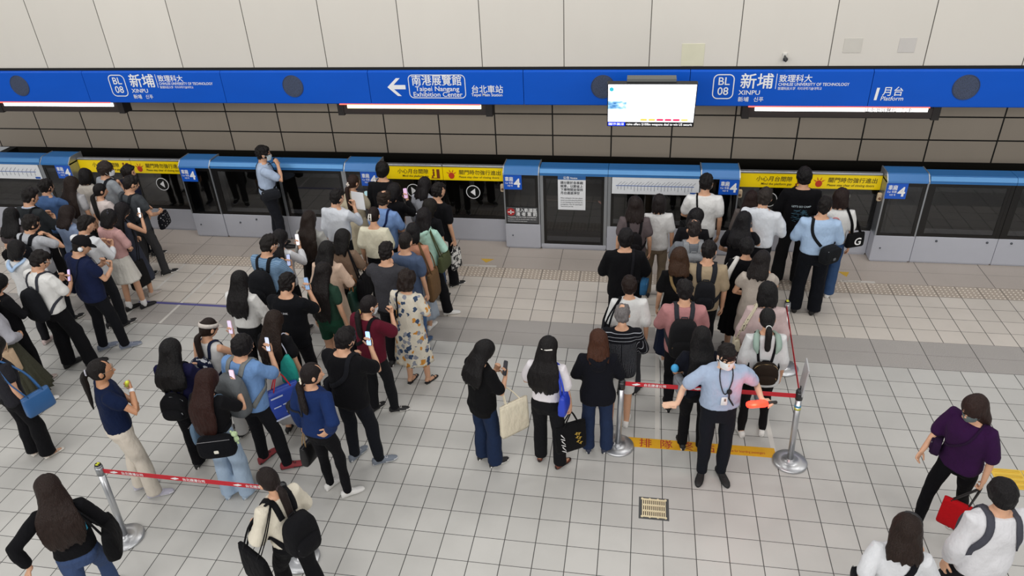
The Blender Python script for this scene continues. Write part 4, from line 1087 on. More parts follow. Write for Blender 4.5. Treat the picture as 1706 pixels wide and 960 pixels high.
def make_hair(f, parent, style, col, length=1.2, seed=0, over_front=False):
    s = f.s; mb = MB(); amp = .006; vox = .0105; q_ = np.random.RandomState(seed+3); kw = q_.uniform(.92, 1.14); kh = q_.uniform(.97, 1.07); kx = q_.uniform(-1, 1)
    def he(c, r): e = MB(); e.ell(c, r, 0, 20, 14); mb.add([f.hp(q) for q in e.v], e.f)
    def hl(secs):
        """secs: ('h',y,z,hw,hd) in the head or ('b',x,y,z,hw,hd) in the body"""
        rs = []
        for q in secs:
            ring = []
            for j in range(22):
                t = 2*PI*j/22; c, d = math.cos(t), math.sin(t)
                if q[0] == 'h': ring.append(f.hp((q[3]*c, q[1]+q[4]*d, q[2])))
                else: ring.append(f.T(np.array((q[1]+q[4]*c, q[2]+q[5]*d, q[3]))*s))
            rs.append(ring)
        mb.rings(rs)
    if style in ('short', 'bald', 'buzz'):
        if style == 'buzz': he((0, -.012, .016), (.0815, .102, .114)); he((0, -.045, -.04), (.062, .055, .055)); amp = .0015
        else: he((0, -.013, .020), (.087, .106, .114)); he((0, -.048, -.03), (.070, .060, .062)); he((0, .036, .070), (.070, .062, .046)); amp = .0075
    elif style == 'bowl':
        he((0, -.014, .012), (.097, .114, .119)); he((0, -.05, -.045), (.078, .065, .06)); amp = .004
    elif style == 'bob':
        he((0, -.018, .016), (.102*kh, .120, .121)); hl([('h', -.03, .03, .102*kh, .10), ('h', -.04, -.04, .110*kh, .092), ('h', -.048, -.10, .112*kh, .08), ('h', -.052, -.15, .096*kh, .064)])
    elif style == 'lob':
        he((0, -.018, .016), (.102*kh, .121, .121)); hl([('h', -.03, .03, .102*kh, .10), ('h', -.04, -.05, .114*kh, .09), ('h', -.058, -.11, .124*kh, .08), ('h', -.075, -.17, .128*kw, .068), ('h', -.092, -.225, .116*kw, .052)])
    elif style == 'long':
        he((0, -.018, .018), (.101*kh, .121, .121))
        hl([('h', -.03, .03, .100*kh, .102), ('h', -.045, -.05, .112*kh, .09), ('h', -.062, -.11, .124*kh, .076), ('b', 0, -.112, 1.41, .142*kw, .066), ('b', 0, -.140, 1.32, .160*kw, .054), ('b', .006*kx, -.150, (1.32+length)/2, .156*kw, .046), ('b', .012*kx, -.146, length+.04, .138*kw, .036), ('b', .014*kx, -.138, length-.01, .115*kw, .02)])
    elif style == 'pony':
        he((0, -.014, .016), (.083, .104, .114)); he((0, -.05, -.03), (.065, .055, .055)); amp = .002
        p = [f.hp((0, -.09, .02)), f.hp((0, -.135, .015)), f.hp((0, -.165, -.05)), f.hp((0.005, -.165, -.13)), f.T(np.array((.0, -.155, length))*s)]
        mb.tube(smooth_curve(p, 12), list(np.interp(np.linspace(0, 1, 13), (0, .1, .45, .8, 1), (.018*s, .024*s, .036*s, .030*s, .010*s))), 12)
    elif style == 'lowpony':
        he((0, -.014, .014), (.085, .105, .115)); he((0, -.05, -.035), (.07, .06, .06)); amp = .002
        p = [f.hp((0, -.075, -.05)), f.hp((0, -.115, -.075)), f.hp((0, -.135, -.13)), f.T(np.array((0, -.15, (1.38+length)/2))*s), f.T(np.array((.01, -.15, length))*s)]
        mb.tube(smooth_curve(p, 12), list(np.interp(np.linspace(0, 1, 13), (0, .12, .5, .8, 1), (.022*s, .022*s, .040*s, .034*s, .012*s))), 12)
    elif style == 'bun':
        he((0, -.014, .016), (.085, .106, .115)); he((0, -.05, -.03), (.066, .058, .055)); he((0, -.118, .0), (.045, .036, .052)); amp = .003
    elif style == 'curly':
        he((0, -.02, .012), (.110, .128, .128)); he((0, -.06, -.07), (.112, .085, .075)); amp = .016
    elif style == 'hijab':
        he((0, -.012, .012), (.092, .112, .118)); hl([('h', -.03, .0, .093, .095), ('h', -.04, -.09, .09, .085), ('b', 0, -.07, 1.42, .11, .08), ('b', 0, -.09, 1.34, .13, .07)]); amp = .001
    if style in ('short', 'bowl', 'bald', 'curly'): vox = .0085
    me = remesh(mb, vox, 3 if style != 'curly' else 2)
    c = get_co(me); n = get_no(me); r = np.random.RandomState(seed+11)
    ctr = f.hp((0, 0, .02)); q = c-ctr; th = np.arctan2(q[:, 0], -q[:, 1]); d = np.zeros(len(c))
    if style == 'curly':
        for k in range(10): v = unit(r.normal(size=3)); d += np.sin(c@v*r.uniform(70, 120)+r.uniform(0, 6))
        d = d/5*amp
    else:
        lowk = np.clip(-q[:, 2]/.25+.3, .25, 1.0)
        for k in (5, 9, 14, 23, 37): d += np.sin(k*th+r.uniform(0, 6)+3*q[:, 2]*r.uniform(-3, 3)+2*np.sin(q[:, 2]*18+k))*r.uniform(.5, 1)
        d = d/3*amp*lowk
        for k in range(3): v = unit(r.normal(size=3)); d += amp*.35*np.sin(c@v*r.uniform(25, 55)+r.uniform(0, 6))
    if style in ('short', 'bowl', 'bald'):
        for k in range(6):
            v = unit(r.normal(size=3)*np.array((1, 1, .6))); d += (.0021 if style != 'bowl' else .0014)*np.sin(c@v*r.uniform(80, 150)+2*np.sin(c@unit(r.normal(size=3))*40))
    c = c+n*d[:, None]*s
    if style in ('long', 'lob', 'bob', 'lowpony', 'pony'):
        off = (.018 if seed % 3 else -.02); lx = q@f.head_r[:, 0]
        c = c-n*(.007*np.exp(-((lx-off)/.006)**2)*np.clip((q@f.head_r[:, 2])/.06, 0, 1)*np.clip((q@f.head_r[:, 1]+.06)/.05, 0, 1))[:, None]
    if style in ('long', 'lob', 'bob'):
        zt = c[:, 2]; z0 = zt.min(); low = np.clip(1-(zt-z0)/(.10), 0, 1)
        rag = np.sin(11*th+seed)+.8*np.sin(23*th+2*seed)+.6*np.sin(c[:, 0]*140+seed)
        c[:, 2] -= low*rag*.014*s
        c = c+n*(low*.004*np.sin(c[:, 0]*210+seed))[:, None]
    if style == 'bald':
        up = unit(f.hp((0, -.045, .12))-f.hp((0, -.01, 0))); dirs = q/np.linalg.norm(q, axis=1)[:, None]
        k = np.clip((dirs@up-.80+.03*np.sin(th*9))/.16, 0, 1); c = c-q*(k*.20)[:, None]
    set_co(me, c)
    return finish(me, 'headscarf' if style == 'hijab' else 'hair', cloth(col) if style == 'hijab' else hair_mat(col), parent)

def make_shoe(f, g, parent, col, sole='#e9e7e2', kind='sneaker', size=1.0):
    s = f.s*(1.0 if f.sex == 'm' else .93)*size; A = g['A']; mb = MB()
    if kind == 'sandal': prof = [(-.06, .030, .018), (-.03, .034, .02), (.05, .037, .02), (.12, .040, .02), (.17, .034, .018), (.19, .02, .016)]
    elif kind == 'flat': prof = [(-.072, .020, .045), (-.055, .032, .055), (0, .034, .05), (.05, .038, .042), (.10, .042, .036), (.15, .036, .03), (.185, .016, .022)]
    else: prof = [(-.082, .018, .06), (-.07, .034, .085), (-.03, .037, .092), (.02, .037, .088), (.06, .041, .070), (.10, .045, .056), (.15, .043, .046), (.185, .030, .036), (.20, .014, .026)]
    rs = []
    n = 14
    for y, w, h in prof:
        ring = []
        for j in range(n):
            t = 2*PI*j/n; x = w*math.copysign(abs(math.cos(t))**.7, math.cos(t)); z = math.sin(t)
            z = h*(.5+.5*math.copysign(abs(z)**.75, z))
            ring.append((x, y, z))
        rs.append(ring)
    mb.rings(rs); c, d = math.cos(g['yaw']), math.sin(g['yaw']); up = g['up']
    pts = []
    for x, y, z in mb.v:
        y *= s; x *= s; z *= s
        if up: z += up*1.6*max(0, min(1, (.10*s-y)/(.2*s)))
        pts.append((A[0]+x*c-y*d, A[1]+x*d+y*c, z+.001))
    mb.v = pts
    sz = .024*s
    mb.mi = []
    for q in mb.f:
        zz = sum(mb.v[i][2] for i in q)/len(q); mb.mi.append(1 if zz < sz+.004 else 0)
    o = build('shoe', mb, [plain('shoe'+col, col, 0.6), plain('sole'+sole, sole, 0.7)], parent, True)
    if kind == 'sandal':
        for yy, hh in ((.10, .055), (-.02, .075)):
            b = MB(); pt = []
            for k in range(9):
                t = PI*k/8; x = .043*math.cos(t)*s; z = (.012+hh*math.sin(t))*s; y = yy*s; pt.append((A[0]+x*c-y*d, A[1]+x*d+y*c, z))
            b.tube(pt, .007*s, 6, flat=.5, ends=False); build('sandal_strap', b, plain('shoe'+col, col, 0.6), o, True)
    else:
        b = MB(); pt = []
        for k, yy in enumerate((.03, .05, .07, .09)):
            h = np.interp(yy, [p[0] for p in prof], [p[2] for p in prof])+.002
            for x in ((-.018, .018) if k % 2 == 0 else (.018, -.018)): pt.append((A[0]+(x*c-yy*d)*s, A[1]+(x*d+yy*c)*s, h*s))
        if kind == 'sneaker': b.tube(pt, .0035*s, 5, ends=False); build('laces', b, plain('laces'+sole, sole, 0.7), o)
    return o

# ---- small worn things
def make_mask(f, parent, col):
    mb = MB(); rows, cols = 7, 13; V = []
    for off in (0.004, 0.0015):
        for i in range(rows):
            z = -.098+.086*i/(rows-1)
            for j in range(cols):
                t = (j/(cols-1)-.5)*2*1.15; bulge = .016*math.exp(-(t/.5)**2)*(1-abs(i-3.4)/5)
                x = .080*math.sin(t)*(1-.22*max(0, -z-.03)/.07); y = (.094+bulge)*math.cos(t)*(1-.05*max(0, -z-.05)/.05)+off; V.append(f.hp((x*(1+off*6), y, z)))
    F = []
    N = rows*cols
    for i in range(rows-1):
        for j in range(cols-1):
            a = i*cols+j; F.append((a, a+1, a+cols+1, a+cols)); F.append((N+a, N+a+cols, N+a+cols+1, N+a+1))
    mb.add(V, F)
    for sd in (-1, 1):
        mb.tube([f.hp((sd*.076, .038, -.02)), f.hp((sd*.086, .01, -.005)), f.hp((sd*.086, -.012, .012))], .002, 5, ends=False); mb.tube([f.hp((sd*.066, .036, -.085)), f.hp((sd*.084, .0, -.05)), f.hp((sd*.086, -.012, -.03))], .002, 5, ends=False)
    build('face_mask', mb, plain('mask'+col, col, 0.75), parent, True)
def make_glasses(f, parent, col='#22201f'):
    mb = MB()
    for sd in (-1, 1):
        pts = [f.hp((sd*.031+.024*math.cos(t), .098-.25*abs(.024*math.cos(t)+.0)*.3, .0+.019*math.sin(t))) for t in np.linspace(0, 2*PI, 15)]
        mb.tube(pts, .0022, 5, ends=False); mb.tube([f.hp((sd*.055, .094, .006)), f.hp((sd*.082, .04, .008)), f.hp((sd*.085, -.012, .004))], .0022, 5, ends=False)
    mb.tube([f.hp((-.008, .099, .004)), f.hp((.008, .099, .004))], .0022, 5, ends=False)
    build('glasses', mb, plain('frames'+col, col, 0.3), parent, True)
def make_cap(f, parent, col, visor=False, back=False):
    mb = MB(); sg = -1 if back else 1
    if not visor:
        e = MB(); e.ell((0, -.012, .028), (.094, .114, .112), 0, 22, 14); v = []
        for x, y, z in e.v: v.append(f.hp((x, y, max(z, .028))))
        mb.add(v, e.f)
    else:
        rs = [[f.hp(((.094+dr)*math.cos(t), -.014+(.113+dr)*math.sin(t), z)) for t in np.linspace(0, 2*PI, 25)[:-1]] for dr, z in ((0, .03), (.004, .03), (-.004, .075), (-.009, .075))]; mb.rings(rs, close=True)
    rs = []
    for k in range(9):
        t = (k/8-.5)*2; x = .078*t; y = .085+.085*math.sqrt(max(0, 1-t*t))
        rs.append([f.hp((x, sg*q-.006, z)) for q, z in ((.06, .034), (y, .022-.012*(1-abs(t))), (y, .017-.012*(1-abs(t))), (.06, .026))])
    mb.rings(rs); build('visor' if visor else 'cap', mb, cloth(col), parent, True)
def band(f, parent, name, pts, r, col, flat=1.0, rough=.5):
    mb = MB(); mb.tube(pts, r, 8, flat=flat); build(name, mb, plain(name+col, col, rough), parent, True)
def make_bow(f, parent, col='#efe7d8', at=(0, -.125, .02), n=5, r=.022, name='hair_clip'):
    mb = MB(); c = np.array(at)
    for k in range(n):
        t = 2*PI*k/n; e = MB(); e.ell((at[0]+.024*math.cos(t), at[1]-.006, at[2]+.024*math.sin(t)), (r*.8, .009, r*.8), 0, 8, 6); mb.add([f.hp(q) for q in e.v], e.f)
    e = MB(); e.ell((at[0], at[1]-.012, at[2]), (.011, .008, .011), 0, 8, 6); mb.add([f.hp(q) for q in e.v], e.f)
    build(name, mb, plain(name+col, col, 0.45), parent, True)
def make_claw(f, parent, col='#eeeae2', at=(0, -.15, .0)):
    mb = MB()
    for sd in (-1, 1): mb.tube([f.hp((sd*.012+at[0], at[1], at[2]+.045)), f.hp((sd*.02+at[0], at[1]-.016, at[2])), f.hp((sd*.012+at[0], at[1], at[2]-.045))], .008, 8, flat=.7)
    mb.tube([f.hp((-.016, at[1]-.012, at[2]+.006)), f.hp((.016, at[1]-.012, at[2]+.006))], .005, 6)
    build('hair_clip', mb, plain('claw'+col, col, 0.4), parent, True)
def hair_tie(f, parent, col='#20242c', at=(0, -.128, .018), r=.026):
    mb = MB(); pts = [f.hp((at[0]+r*math.cos(t), at[1], at[2]+r*math.sin(t))) for t in np.linspace(0, 2*PI, 13)]; mb.tube(pts, .008, 6, ends=False); build('hair_tie', mb, plain('tie'+col, col, 0.6), parent, True)
# ================================================================== things carried
def ribbon_pts(pts, bvh, off, n=18):
    P = smooth_curve(pts, n); out = []; N = []
    for p in P:
        loc, no, i, d = bvh.find_nearest(Vector(p))
        if loc is None: out.append(p); N.append(V3(0, -1, 0)); continue
        no = np.array(no); out.append(np.array(loc)+no*off); N.append(no)
    for _ in range(2):
        out = [out[0]]+[(out[i-1]+2*out[i]+out[i+1])/4 for i in range(1, len(out)-1)]+[out[-1]]
        N = [N[0]]+[unit(N[i-1]+2*N[i]+N[i+1]) for i in range(1, len(N)-1)]+[N[-1]]
    # stay outside the cloth after smoothing
    for i, p in enumerate(out):
        loc, no, k, d = bvh.find_nearest(Vector(p))
        if loc is not None and (Vector(p)-loc).dot(no) < off*0.6: out[i] = np.array(loc)+np.array(no)*off
    return out, N
def ribbon(mb, pts, bvh, width, off=.008, th=.005, n=18):
    P, N = ribbon_pts(pts, bvh, off, n); rs = []
    for i, p in enumerate(P):
        t = unit(P[min(i+1, len(P)-1)]-P[max(i-1, 0)]); s_ = unit(np.cross(t, N[i])); q = unit(np.cross(s_, t)); q = q if q@N[i] > 0 else -q
        rs.append([p-s_*width/2-q*th*.3, p+s_*width/2-q*th*.3, p+s_*width/2*.92+q*th, p-s_*width/2*.92+q*th])
    mb.rings(rs)
class Acc:
    def __init__(s, ctx, name, label, cat): s.c, s.name, s.label, s.cat, s.parts = ctx, name, label, cat, []
    def part(s, name, mb, mat, smooth=True, sub=None): s.parts.append((name, mb, mat, smooth, sub)); return len(s.parts)-1
    def done(s):
        allv = np.array([p for q in s.parts for p in q[1].v]); base = np.array((*(allv[:, :2].min(0)+allv[:, :2].max(0))/2, allv[:, 2].min()))
        r = s.c['root']; M = Matrix.Translation(r.location) @ Matrix.Rotation(r.rotation_euler[2], 4, 'Z')
        t = thing(s.name, s.label, s.cat, M @ Vector(base), r.rotation_euler[2])
        made = []
        for name, mb, mat, smooth, sub in s.parts:
            mb.v = [tuple(np.array(p)-base) for p in mb.v]
            made.append(build(name, mb, mat, t if sub is None else made[sub], smooth))
        return t
def back_y(c, z, xs=(-.08, 0, .08)):
    ys = []
    for x in xs:
        for dz in (-.08, 0, .08):
            h = c['bvh'].ray_cast(Vector((x, -1.2, z+dz)), Vector((0, 1, 0)))
            if h[0] is not None: ys.append(h[0][1])
    return min(ys) if ys else -.15
def sup(a, b, n, e):
    o = []
    for j in range(n):
        t = 2*PI*j/n; c, d = math.cos(t), math.sin(t); o.append((a*math.copysign(abs(c)**(2/e), c), b*math.copysign(abs(d)**(2/e), d)))
    return o
def backpack(c, label, col, w=.30, h=.42, d=.13, z=1.17, trim=None, strap=None, pat=None, col2=None, pocket=True, shape=3.4, sag=0.0, rough=None, strapw=.05, slim_top=.18):
    f = c['f']; s = f.s; A = Acc(c, 'backpack', label, 'backpack'); z *= s
    y0 = back_y(c, z)-.004; mat = cloth(col, pat, col2); trimm = plain('bag_trim'+(trim or '#3a3a3c'), trim or '#3a3a3c', 0.5)
    mb = MB(); rs = []
    for yy, k in ((y0, .90), (y0-.02, 1.0), (y0-d*.72, .98), (y0-d*.93, .88), (y0-d, .70)):
        rs.append([(x*(1-slim_top*(q/h)), yy-sag*max(0, -q), z+q) for x, q in sup(w/2*k, h/2*k, 26, shape)])
    mb.rings(rs); A.part('bag_body', mb, mat)
    if pocket:
        mb = MB(); rs = []; zc = z-h*.17
        for yy, k in ((y0-d*.80, 1.0), (y0-d*1.10, .98), (y0-d*1.24, .80)): rs.append([(x, yy-sag*.12, zc+q) for x, q in sup(w*.40*k, h*.24*k, 22, shape)])
        mb.rings(rs); A.part('front_pocket', mb, mat)
        mb = MB(); pts = [(x, y0-d*1.09-sag*.12, zc+q) for x, q in [(w*.385*math.cos(t), h*.20*abs(math.sin(t))**.5) for t in np.linspace(PI*.98, PI*.02, 13)]]; mb.tube(pts, .004, 5, ends=False); A.part('zip', mb, trimm)
    mb = MB(); pts = [(w*.47*(1-slim_top*.4)*math.cos(t), y0-d*.60, z+h*.12+h*.36*abs(math.sin(t))**.6) for t in np.linspace(PI, 0, 15)]; mb.tube(pts, .0042, 5, ends=False); A.part('main_zip', mb, trimm)
    mb = MB(); mb.tube([(-.035, y0-.012, z+h*.47), (-.03, y0-.018, z+h*.53), (.03, y0-.018, z+h*.53), (.035, y0-.012, z+h*.47)], .007, 6); A.part('top_handle', mb, cloth(strap or col))
    for sd in (-1, 1):
        X = .085*s*(.5+.5*f.w); zt = z+h*.44
        b = MB(); ribbon(b, [(sd*.075*s, y0-.0, zt-.02), (sd*X, y0+.03, min(zt+.06, 1.40*s)), (sd*X, -.03*s, 1.46*s), (sd*X*1.05, .07*s, 1.40*s), (sd*X*1.2, .13*s, 1.27*s), (sd*X*1.75, .08*s, 1.14*s), (sd*X*1.8, -.03*s, 1.08*s), (sd*w*.40, y0+.015, z-h*.36)], c['bvh'], strapw, n=26)
        A.part('strap', b, cloth(strap or col))
    return A.done()
def around(f, deg, z, o=0.0):
    a, b, y = f.at(z); t = math.radians(deg); return np.array((math.cos(t)*(a+.03+o), y+math.sin(t)*(b+.03+o), z))
def crossbody(c, label, col, side=1, phi=-60, z=.98, w=.26, h=.18, d=.08, strapw=.03, strap=None, name='shoulder_bag', flap=True, pat=None, col2=None, mark=None, shape=4.0, zipc='#77777a'):
    """strap over one shoulder, bag at the angle phi round the hips"""
    f = c['f']; s = f.s; z *= s; A = Acc(c, name, label, 'bag'); bvh = c['bvh']
    t = math.radians(phi); o = np.array((math.cos(t), math.sin(t), 0)); tan = np.array((-math.sin(t), math.cos(t), 0))
    hit = bvh.ray_cast(Vector(np.array((0, 0, z))+o*1.2), Vector(-o)); sp = np.array(hit[0]) if hit[0] is not None and np.linalg.norm(np.array(hit[0])[:2]) < .32 else around(f, phi, z, -.01)
    ctr = sp+o*.006; mat = cloth(col, pat, col2)
    mb = MB(); rs = []
    for q, k in ((0.0, .92), (.012, 1.0), (d*.75, .98), (d, .84)): rs.append([ctr+o*q+tan*x*(1+.06*(-y/h))+np.array((0, 0, y)) for x, y in sup(w/2*k, h/2*k, 24, shape)])
    mb.rings(rs); b0 = A.part('bag_body', mb, mat)
    if flap:
        mb = MB(); rs = []
        for q, k in ((d*.9, 1.0), (d*1.06, .98), (d*1.12, .86)): rs.append([ctr+o*q+tan*x+np.array((0, 0, y+h*.14)) for x, y in sup(w*.46*k, h*.33*k, 22, shape)])
        mb.rings(rs); A.part('flap', mb, mat)
    mb = MB(); mb.tube([ctr+o*(d*1.0)+tan*x+np.array((0, 0, h*.40)) for x in np.linspace(-w*.42, w*.42, 6)], .004, 5); A.part('zip', mb, plain('bag_zip'+zipc, zipc, 0.4, 0.3))
    if mark:
        mb = MB(); p = ctr+o*(d*1.13 if flap else d*1.02)+np.array((0, 0, -h*.12)); mk = sup(.022, .018, 12, 6)
        mb.rings([[p+o*q+tan*x+np.array((0, 0, y)) for x, y in mk] for q in (0, .004)]); A.part('label_patch', mb, plain('patch'+mark, mark, 0.5), False)
    right = abs(phi) < 90; dz = h*.40; front = phi if right else (phi % 360)
    fe = front+ (12 if right else -12)*0; L = 90; Bk = -90 if right else 270
    def arc(a, b_, za, zb, k): return [around(f, a+(b_-a)*i/k, za+(zb-za)*i/k, .01) for i in range(1, k+1)]
    sh = (side*.095*s, -.015*s, 1.47*s)
    fm = around(f, 90+(25 if side < 0 else -25), 1.28*s, .01); bm_ = around(f, Bk+((-25 if right else -25) if side < 0 else 25), 1.28*s, .01)
    ends = ctr[2]+dz
    fa = arc(L, front, 1.12*s, ends, 3); ba = arc(Bk, front, 1.12*s, ends, 3)
    fa = fa[:-1]+[ctr+tan*(w*.40 if right else -w*.40)+np.array((0, 0, dz))+o*.01]; ba = ba[:-1]+[ctr-tan*(w*.40 if right else -w*.40)+np.array((0, 0, dz))+o*.01]
    if abs(((front-Bk+180) % 360)-180) < 50: ba = [ba[-1]]
    b = MB(); ribbon(b, list(reversed(fa))+[fm, sh, bm_]+ba, bvh, strapw, n=34); A.part('strap', b, cloth(strap or col))
    return A.done()
def side_bag(c, label, col, side=1, x=.27, y=-.05, top=1.02, w=.34, h=.36, d=.07, name='tote_bag', drop=None, handle=None, hold=None, taper=.04, pat=None, col2=None, mark=None, shape=5.0, yaw=0.0, thick=.007, leather=False, tilt=0.0, extra=None, hang=None, shift=(0, 0, 0)):
    """open bag hanging from a shoulder (hold None) or from a hand (hold 0/1 = arm index)"""
    f = c['f']; s = f.s; A = Acc(c, name, label, 'bag')
    if hold is None:
        ctr = np.array((side*x*(.6+.4*f.w), y, top*s)); hang = np.array((side*(f.shx-.045*s), -.02*s, 1.445*s))
    else:
        pc = f.palm(hold)[0] if hang is None else (f.arm[hold]['E']*(.8 if hang == 'E' else .45)+f.arm[hold]['W']*(.2 if hang == 'E' else .55)-np.array((0, 0, .02))); ctr = pc+np.array((0.0, 0, -.15 if drop is None else -drop))+np.array(shift); hang = pc+np.array((0, 0, -.012))
    ca, sa = math.cos(yaw), math.sin(yaw)
    def L(px, py, pz): return (ctr[0]+px*ca-py*sa+tilt*pz, ctr[1]+px*sa+py*ca, ctr[2]+pz)
    mb = MB(); rs = []
    mat = plain('leather'+col, col, 0.42, var=.1) if leather else cloth(col, pat, col2)
    for q, k, dd in ((0, 1.0-taper, .45), (-h*.12, 1.0-taper*.6, .7), (-h*.55, 1.0, 1.0), (-h*.92, 1.0+taper*.3, .95), (-h, .96, .75)):
        rs.append([L(yx, yy, q) for yy, yx in sup(w/2*k, d/2*dd, 28, shape)])
    mb.rings(rs); A.part('bag_body', mb, mat)
    mb = MB(); mb.rings([[L(yx, yy, q) for yy, yx in sup(w/2*(1-taper)*k, d/2*.46*k, 28, shape)] for q, k in ((-.012, 1.015), (-.002, 1.02), (.003, .98))]); A.part('rim', mb, mat)
    hm = plain('handle'+(handle or col), handle or col, 0.5) if leather or handle else mat
    for sx in (-1, 1):
        b = MB(); a0 = L(sx*d*.22, -w*.26, -.01); a1 = L(sx*d*.22, w*.26, -.01); hx = hang+np.array((sx*.006, 0, .0))
        if hold is None:
            P = [a0, tuple(np.array(a0)*.45+hx*.55+np.array((side*.03, -.055, 0))), hx+np.array((0, -.02, .012)), hx+np.array((0, .02, .012)), tuple(np.array(a1)*.45+hx*.55+np.array((side*.03, .055, 0))), a1]
            ribbon_ok = smooth_curve(P, 18); b.tube(ribbon_ok, thick*1.5, 6, flat=.5, ends=False)
        else:
            P = [a0, tuple(np.array(a0)*.35+np.array(hx)*.65+np.array((0, -.02, 0))), hx+np.array((0, -.008, .0)), hx+np.array((0, .008, .0)), tuple(np.array(a1)*.35+np.array(hx)*.65+np.array((0, .02, 0))), a1]
            b.tube(smooth_curve(P, 16), thick, 6, ends=False)
        A.part('handle', b, hm)
    if mark:
        sg = 1 if ctr[0] >= 0 else -1
        mb = MB()
        for (txt, size, yy, zz, mcol) in mark:
            text_mb(mb, txt, size, L(sg*(d*.52+.002), yy, zz), xdir=(-sa*sg, ca*sg, 0), ydir=(0, 0, 1), bold=.02, depth=.002)
        A.part('lettering', mb, plain('bag_print'+mark[0][4], mark[0][4], 0.5), False)
    if extra: extra(A, L, w, h, d)
    return A.done()
def phone(c, label, arm=0, case='#1c1d20', screen='#dfe6f2', glow=.9, tilt=0.0, land=False):
    f = c['f']; p, d, n, t = f.palm(arm); A = Acc(c, 'phone', label, 'phone')
    ctr = p+n*.016+d*.03; u, v = (d, np.cross(d, n)) if not land else (np.cross(d, n), d)
    mb = MB(); rs = []
    for q, k in ((-.005, .94), (-.003, 1), (.003, 1), (.0045, .97)): rs.append([ctr+n*q+v*x+u*y for x, y in sup(.037*k, .077*k, 24, 7)])
    mb.rings(rs); A.part('phone_case', mb, plain('phone_case'+case, case, 0.35))
    mb = MB(); mb.rings([[ctr+n*q+v*x+u*y for x, y in sup(.0335, .073, 24, 9)] for q in (.0044, .0056)]); A.part('screen', mb, emit('phone_screen'+screen, screen, glow), False)
    mb = MB()
    for k in range(3): e = MB(); e.ell(ctr-n*.006+v*(-.018+.014*(k % 2))+u*(.055-.016*(k//2)), (.006, .006, .006), 0, 8, 5); mb.add(e.v, e.f)
    A.part('camera_lens', mb, plain('lens_black', '#08090c', 0.1)); return A.done()
def held(c, name, label, cat, arm, build_fn):
    f = c['f']; p, d, n, t = f.palm(arm); A = Acc(c, name, label, cat); build_fn(A, p, d, n, t); return A.done()
def drawstring(c, label, col, side=1):
    f = c['f']; s = f.s; A = Acc(c, 'drawstring_bag', label, 'bag'); x0 = side*.17*s; y0 = back_y(c, 1.12*s, (x0-.03*side, x0-.06*side))-.01
    mb = MB(); rs = []
    for z, w, d in ((1.27, .03, .025), (1.25, .05, .03), (1.20, .10, .045), (1.08, .135, .055), (.93, .14, .06), (.90, .12, .045)): rs.append([(x0+side*.02+x, y0-d*s*.9+y, z*s) for x, y in sup(w*s*.75, d*s, 24, 2.4)])
    mb.rings(rs); A.part('bag_body', mb, cloth(col))
    b = MB(); ribbon(b, [(x0, y0, 1.26*s), (side*.10*s, -.06*s, 1.44*s), (side*.10*s, .05*s, 1.43*s), (side*.17*s, .09*s, 1.2*s)], c['bvh'], .014); b2 = MB()
    A.part('cord', b, cloth('#cdd2e4')); return A.done()

def front_pack(c, label, col):
    f = c['f']; s = f.s; A = Acc(c, 'backpack', label, 'backpack'); z = 1.06*s
    h = c['bvh'].ray_cast(Vector((0, 1.2, z)), Vector((0, -1, 0))); y0 = (h[0][1] if h[0] is not None else .16)+.02
    mb = MB(); mb.rings([[(x, yy, z+q) for x, q in sup(.11*k, .15*k, 26, 3.4)] for yy, k in ((y0, .9), (y0+.02, 1), (y0+.07, .98), (y0+.09, .8))]); A.part('bag_body', mb, cloth(col))
    mb = MB(); mb.rings([[(x, yy, z-.07+q) for x, q in sup(.08*k, .07*k, 22, 3.4)] for yy, k in ((y0+.08, 1), (y0+.10, .97), (y0+.11, .8))]); A.part('front_pocket', mb, cloth(col))
    for sd in (-1, 1):
        b = MB(); ribbon(b, [(sd*.09*s, y0, 1.30*s), (sd*.095*s, .06*s, 1.43*s), (sd*.10*s, -.04*s, 1.46*s), (sd*.12*s, -.14*s, 1.34*s), (sd*.17*s, -.12*s, 1.2*s), (sd*.20*s, -.02*s, 1.08*s), (sd*.10*s, y0, .98*s)], c['bvh'], .055, n=26); A.part('strap', b, cloth(col))
    return A.done()
def plush(c, label):
    f = c['f']; s = f.s; A = Acc(c, 'plush_charm', label, 'plush toy'); o = around(f, -15, .97*s, .07); m = plain('plush_green', '#b7cda2', 0.9)
    e = MB(); e.ell(o, (.032, .03, .04)); A.part('plush_body', e, m)
    e = MB(); e.ell(o+np.array((0, 0, .06)), (.034, .03, .03)); A.part('plush_head', e, m)
    for dx, dz in ((-.028, .085), (.028, .085), (-.035, .01), (.035, .01), (-.02, -.045), (.02, -.045)):
        e = MB(); e.ell(o+np.array((dx, -.005, dz)), (.013, .012, .016), 0, 10, 6); A.part('ear' if dz > .05 else 'limb', e, m)
    return A.done()

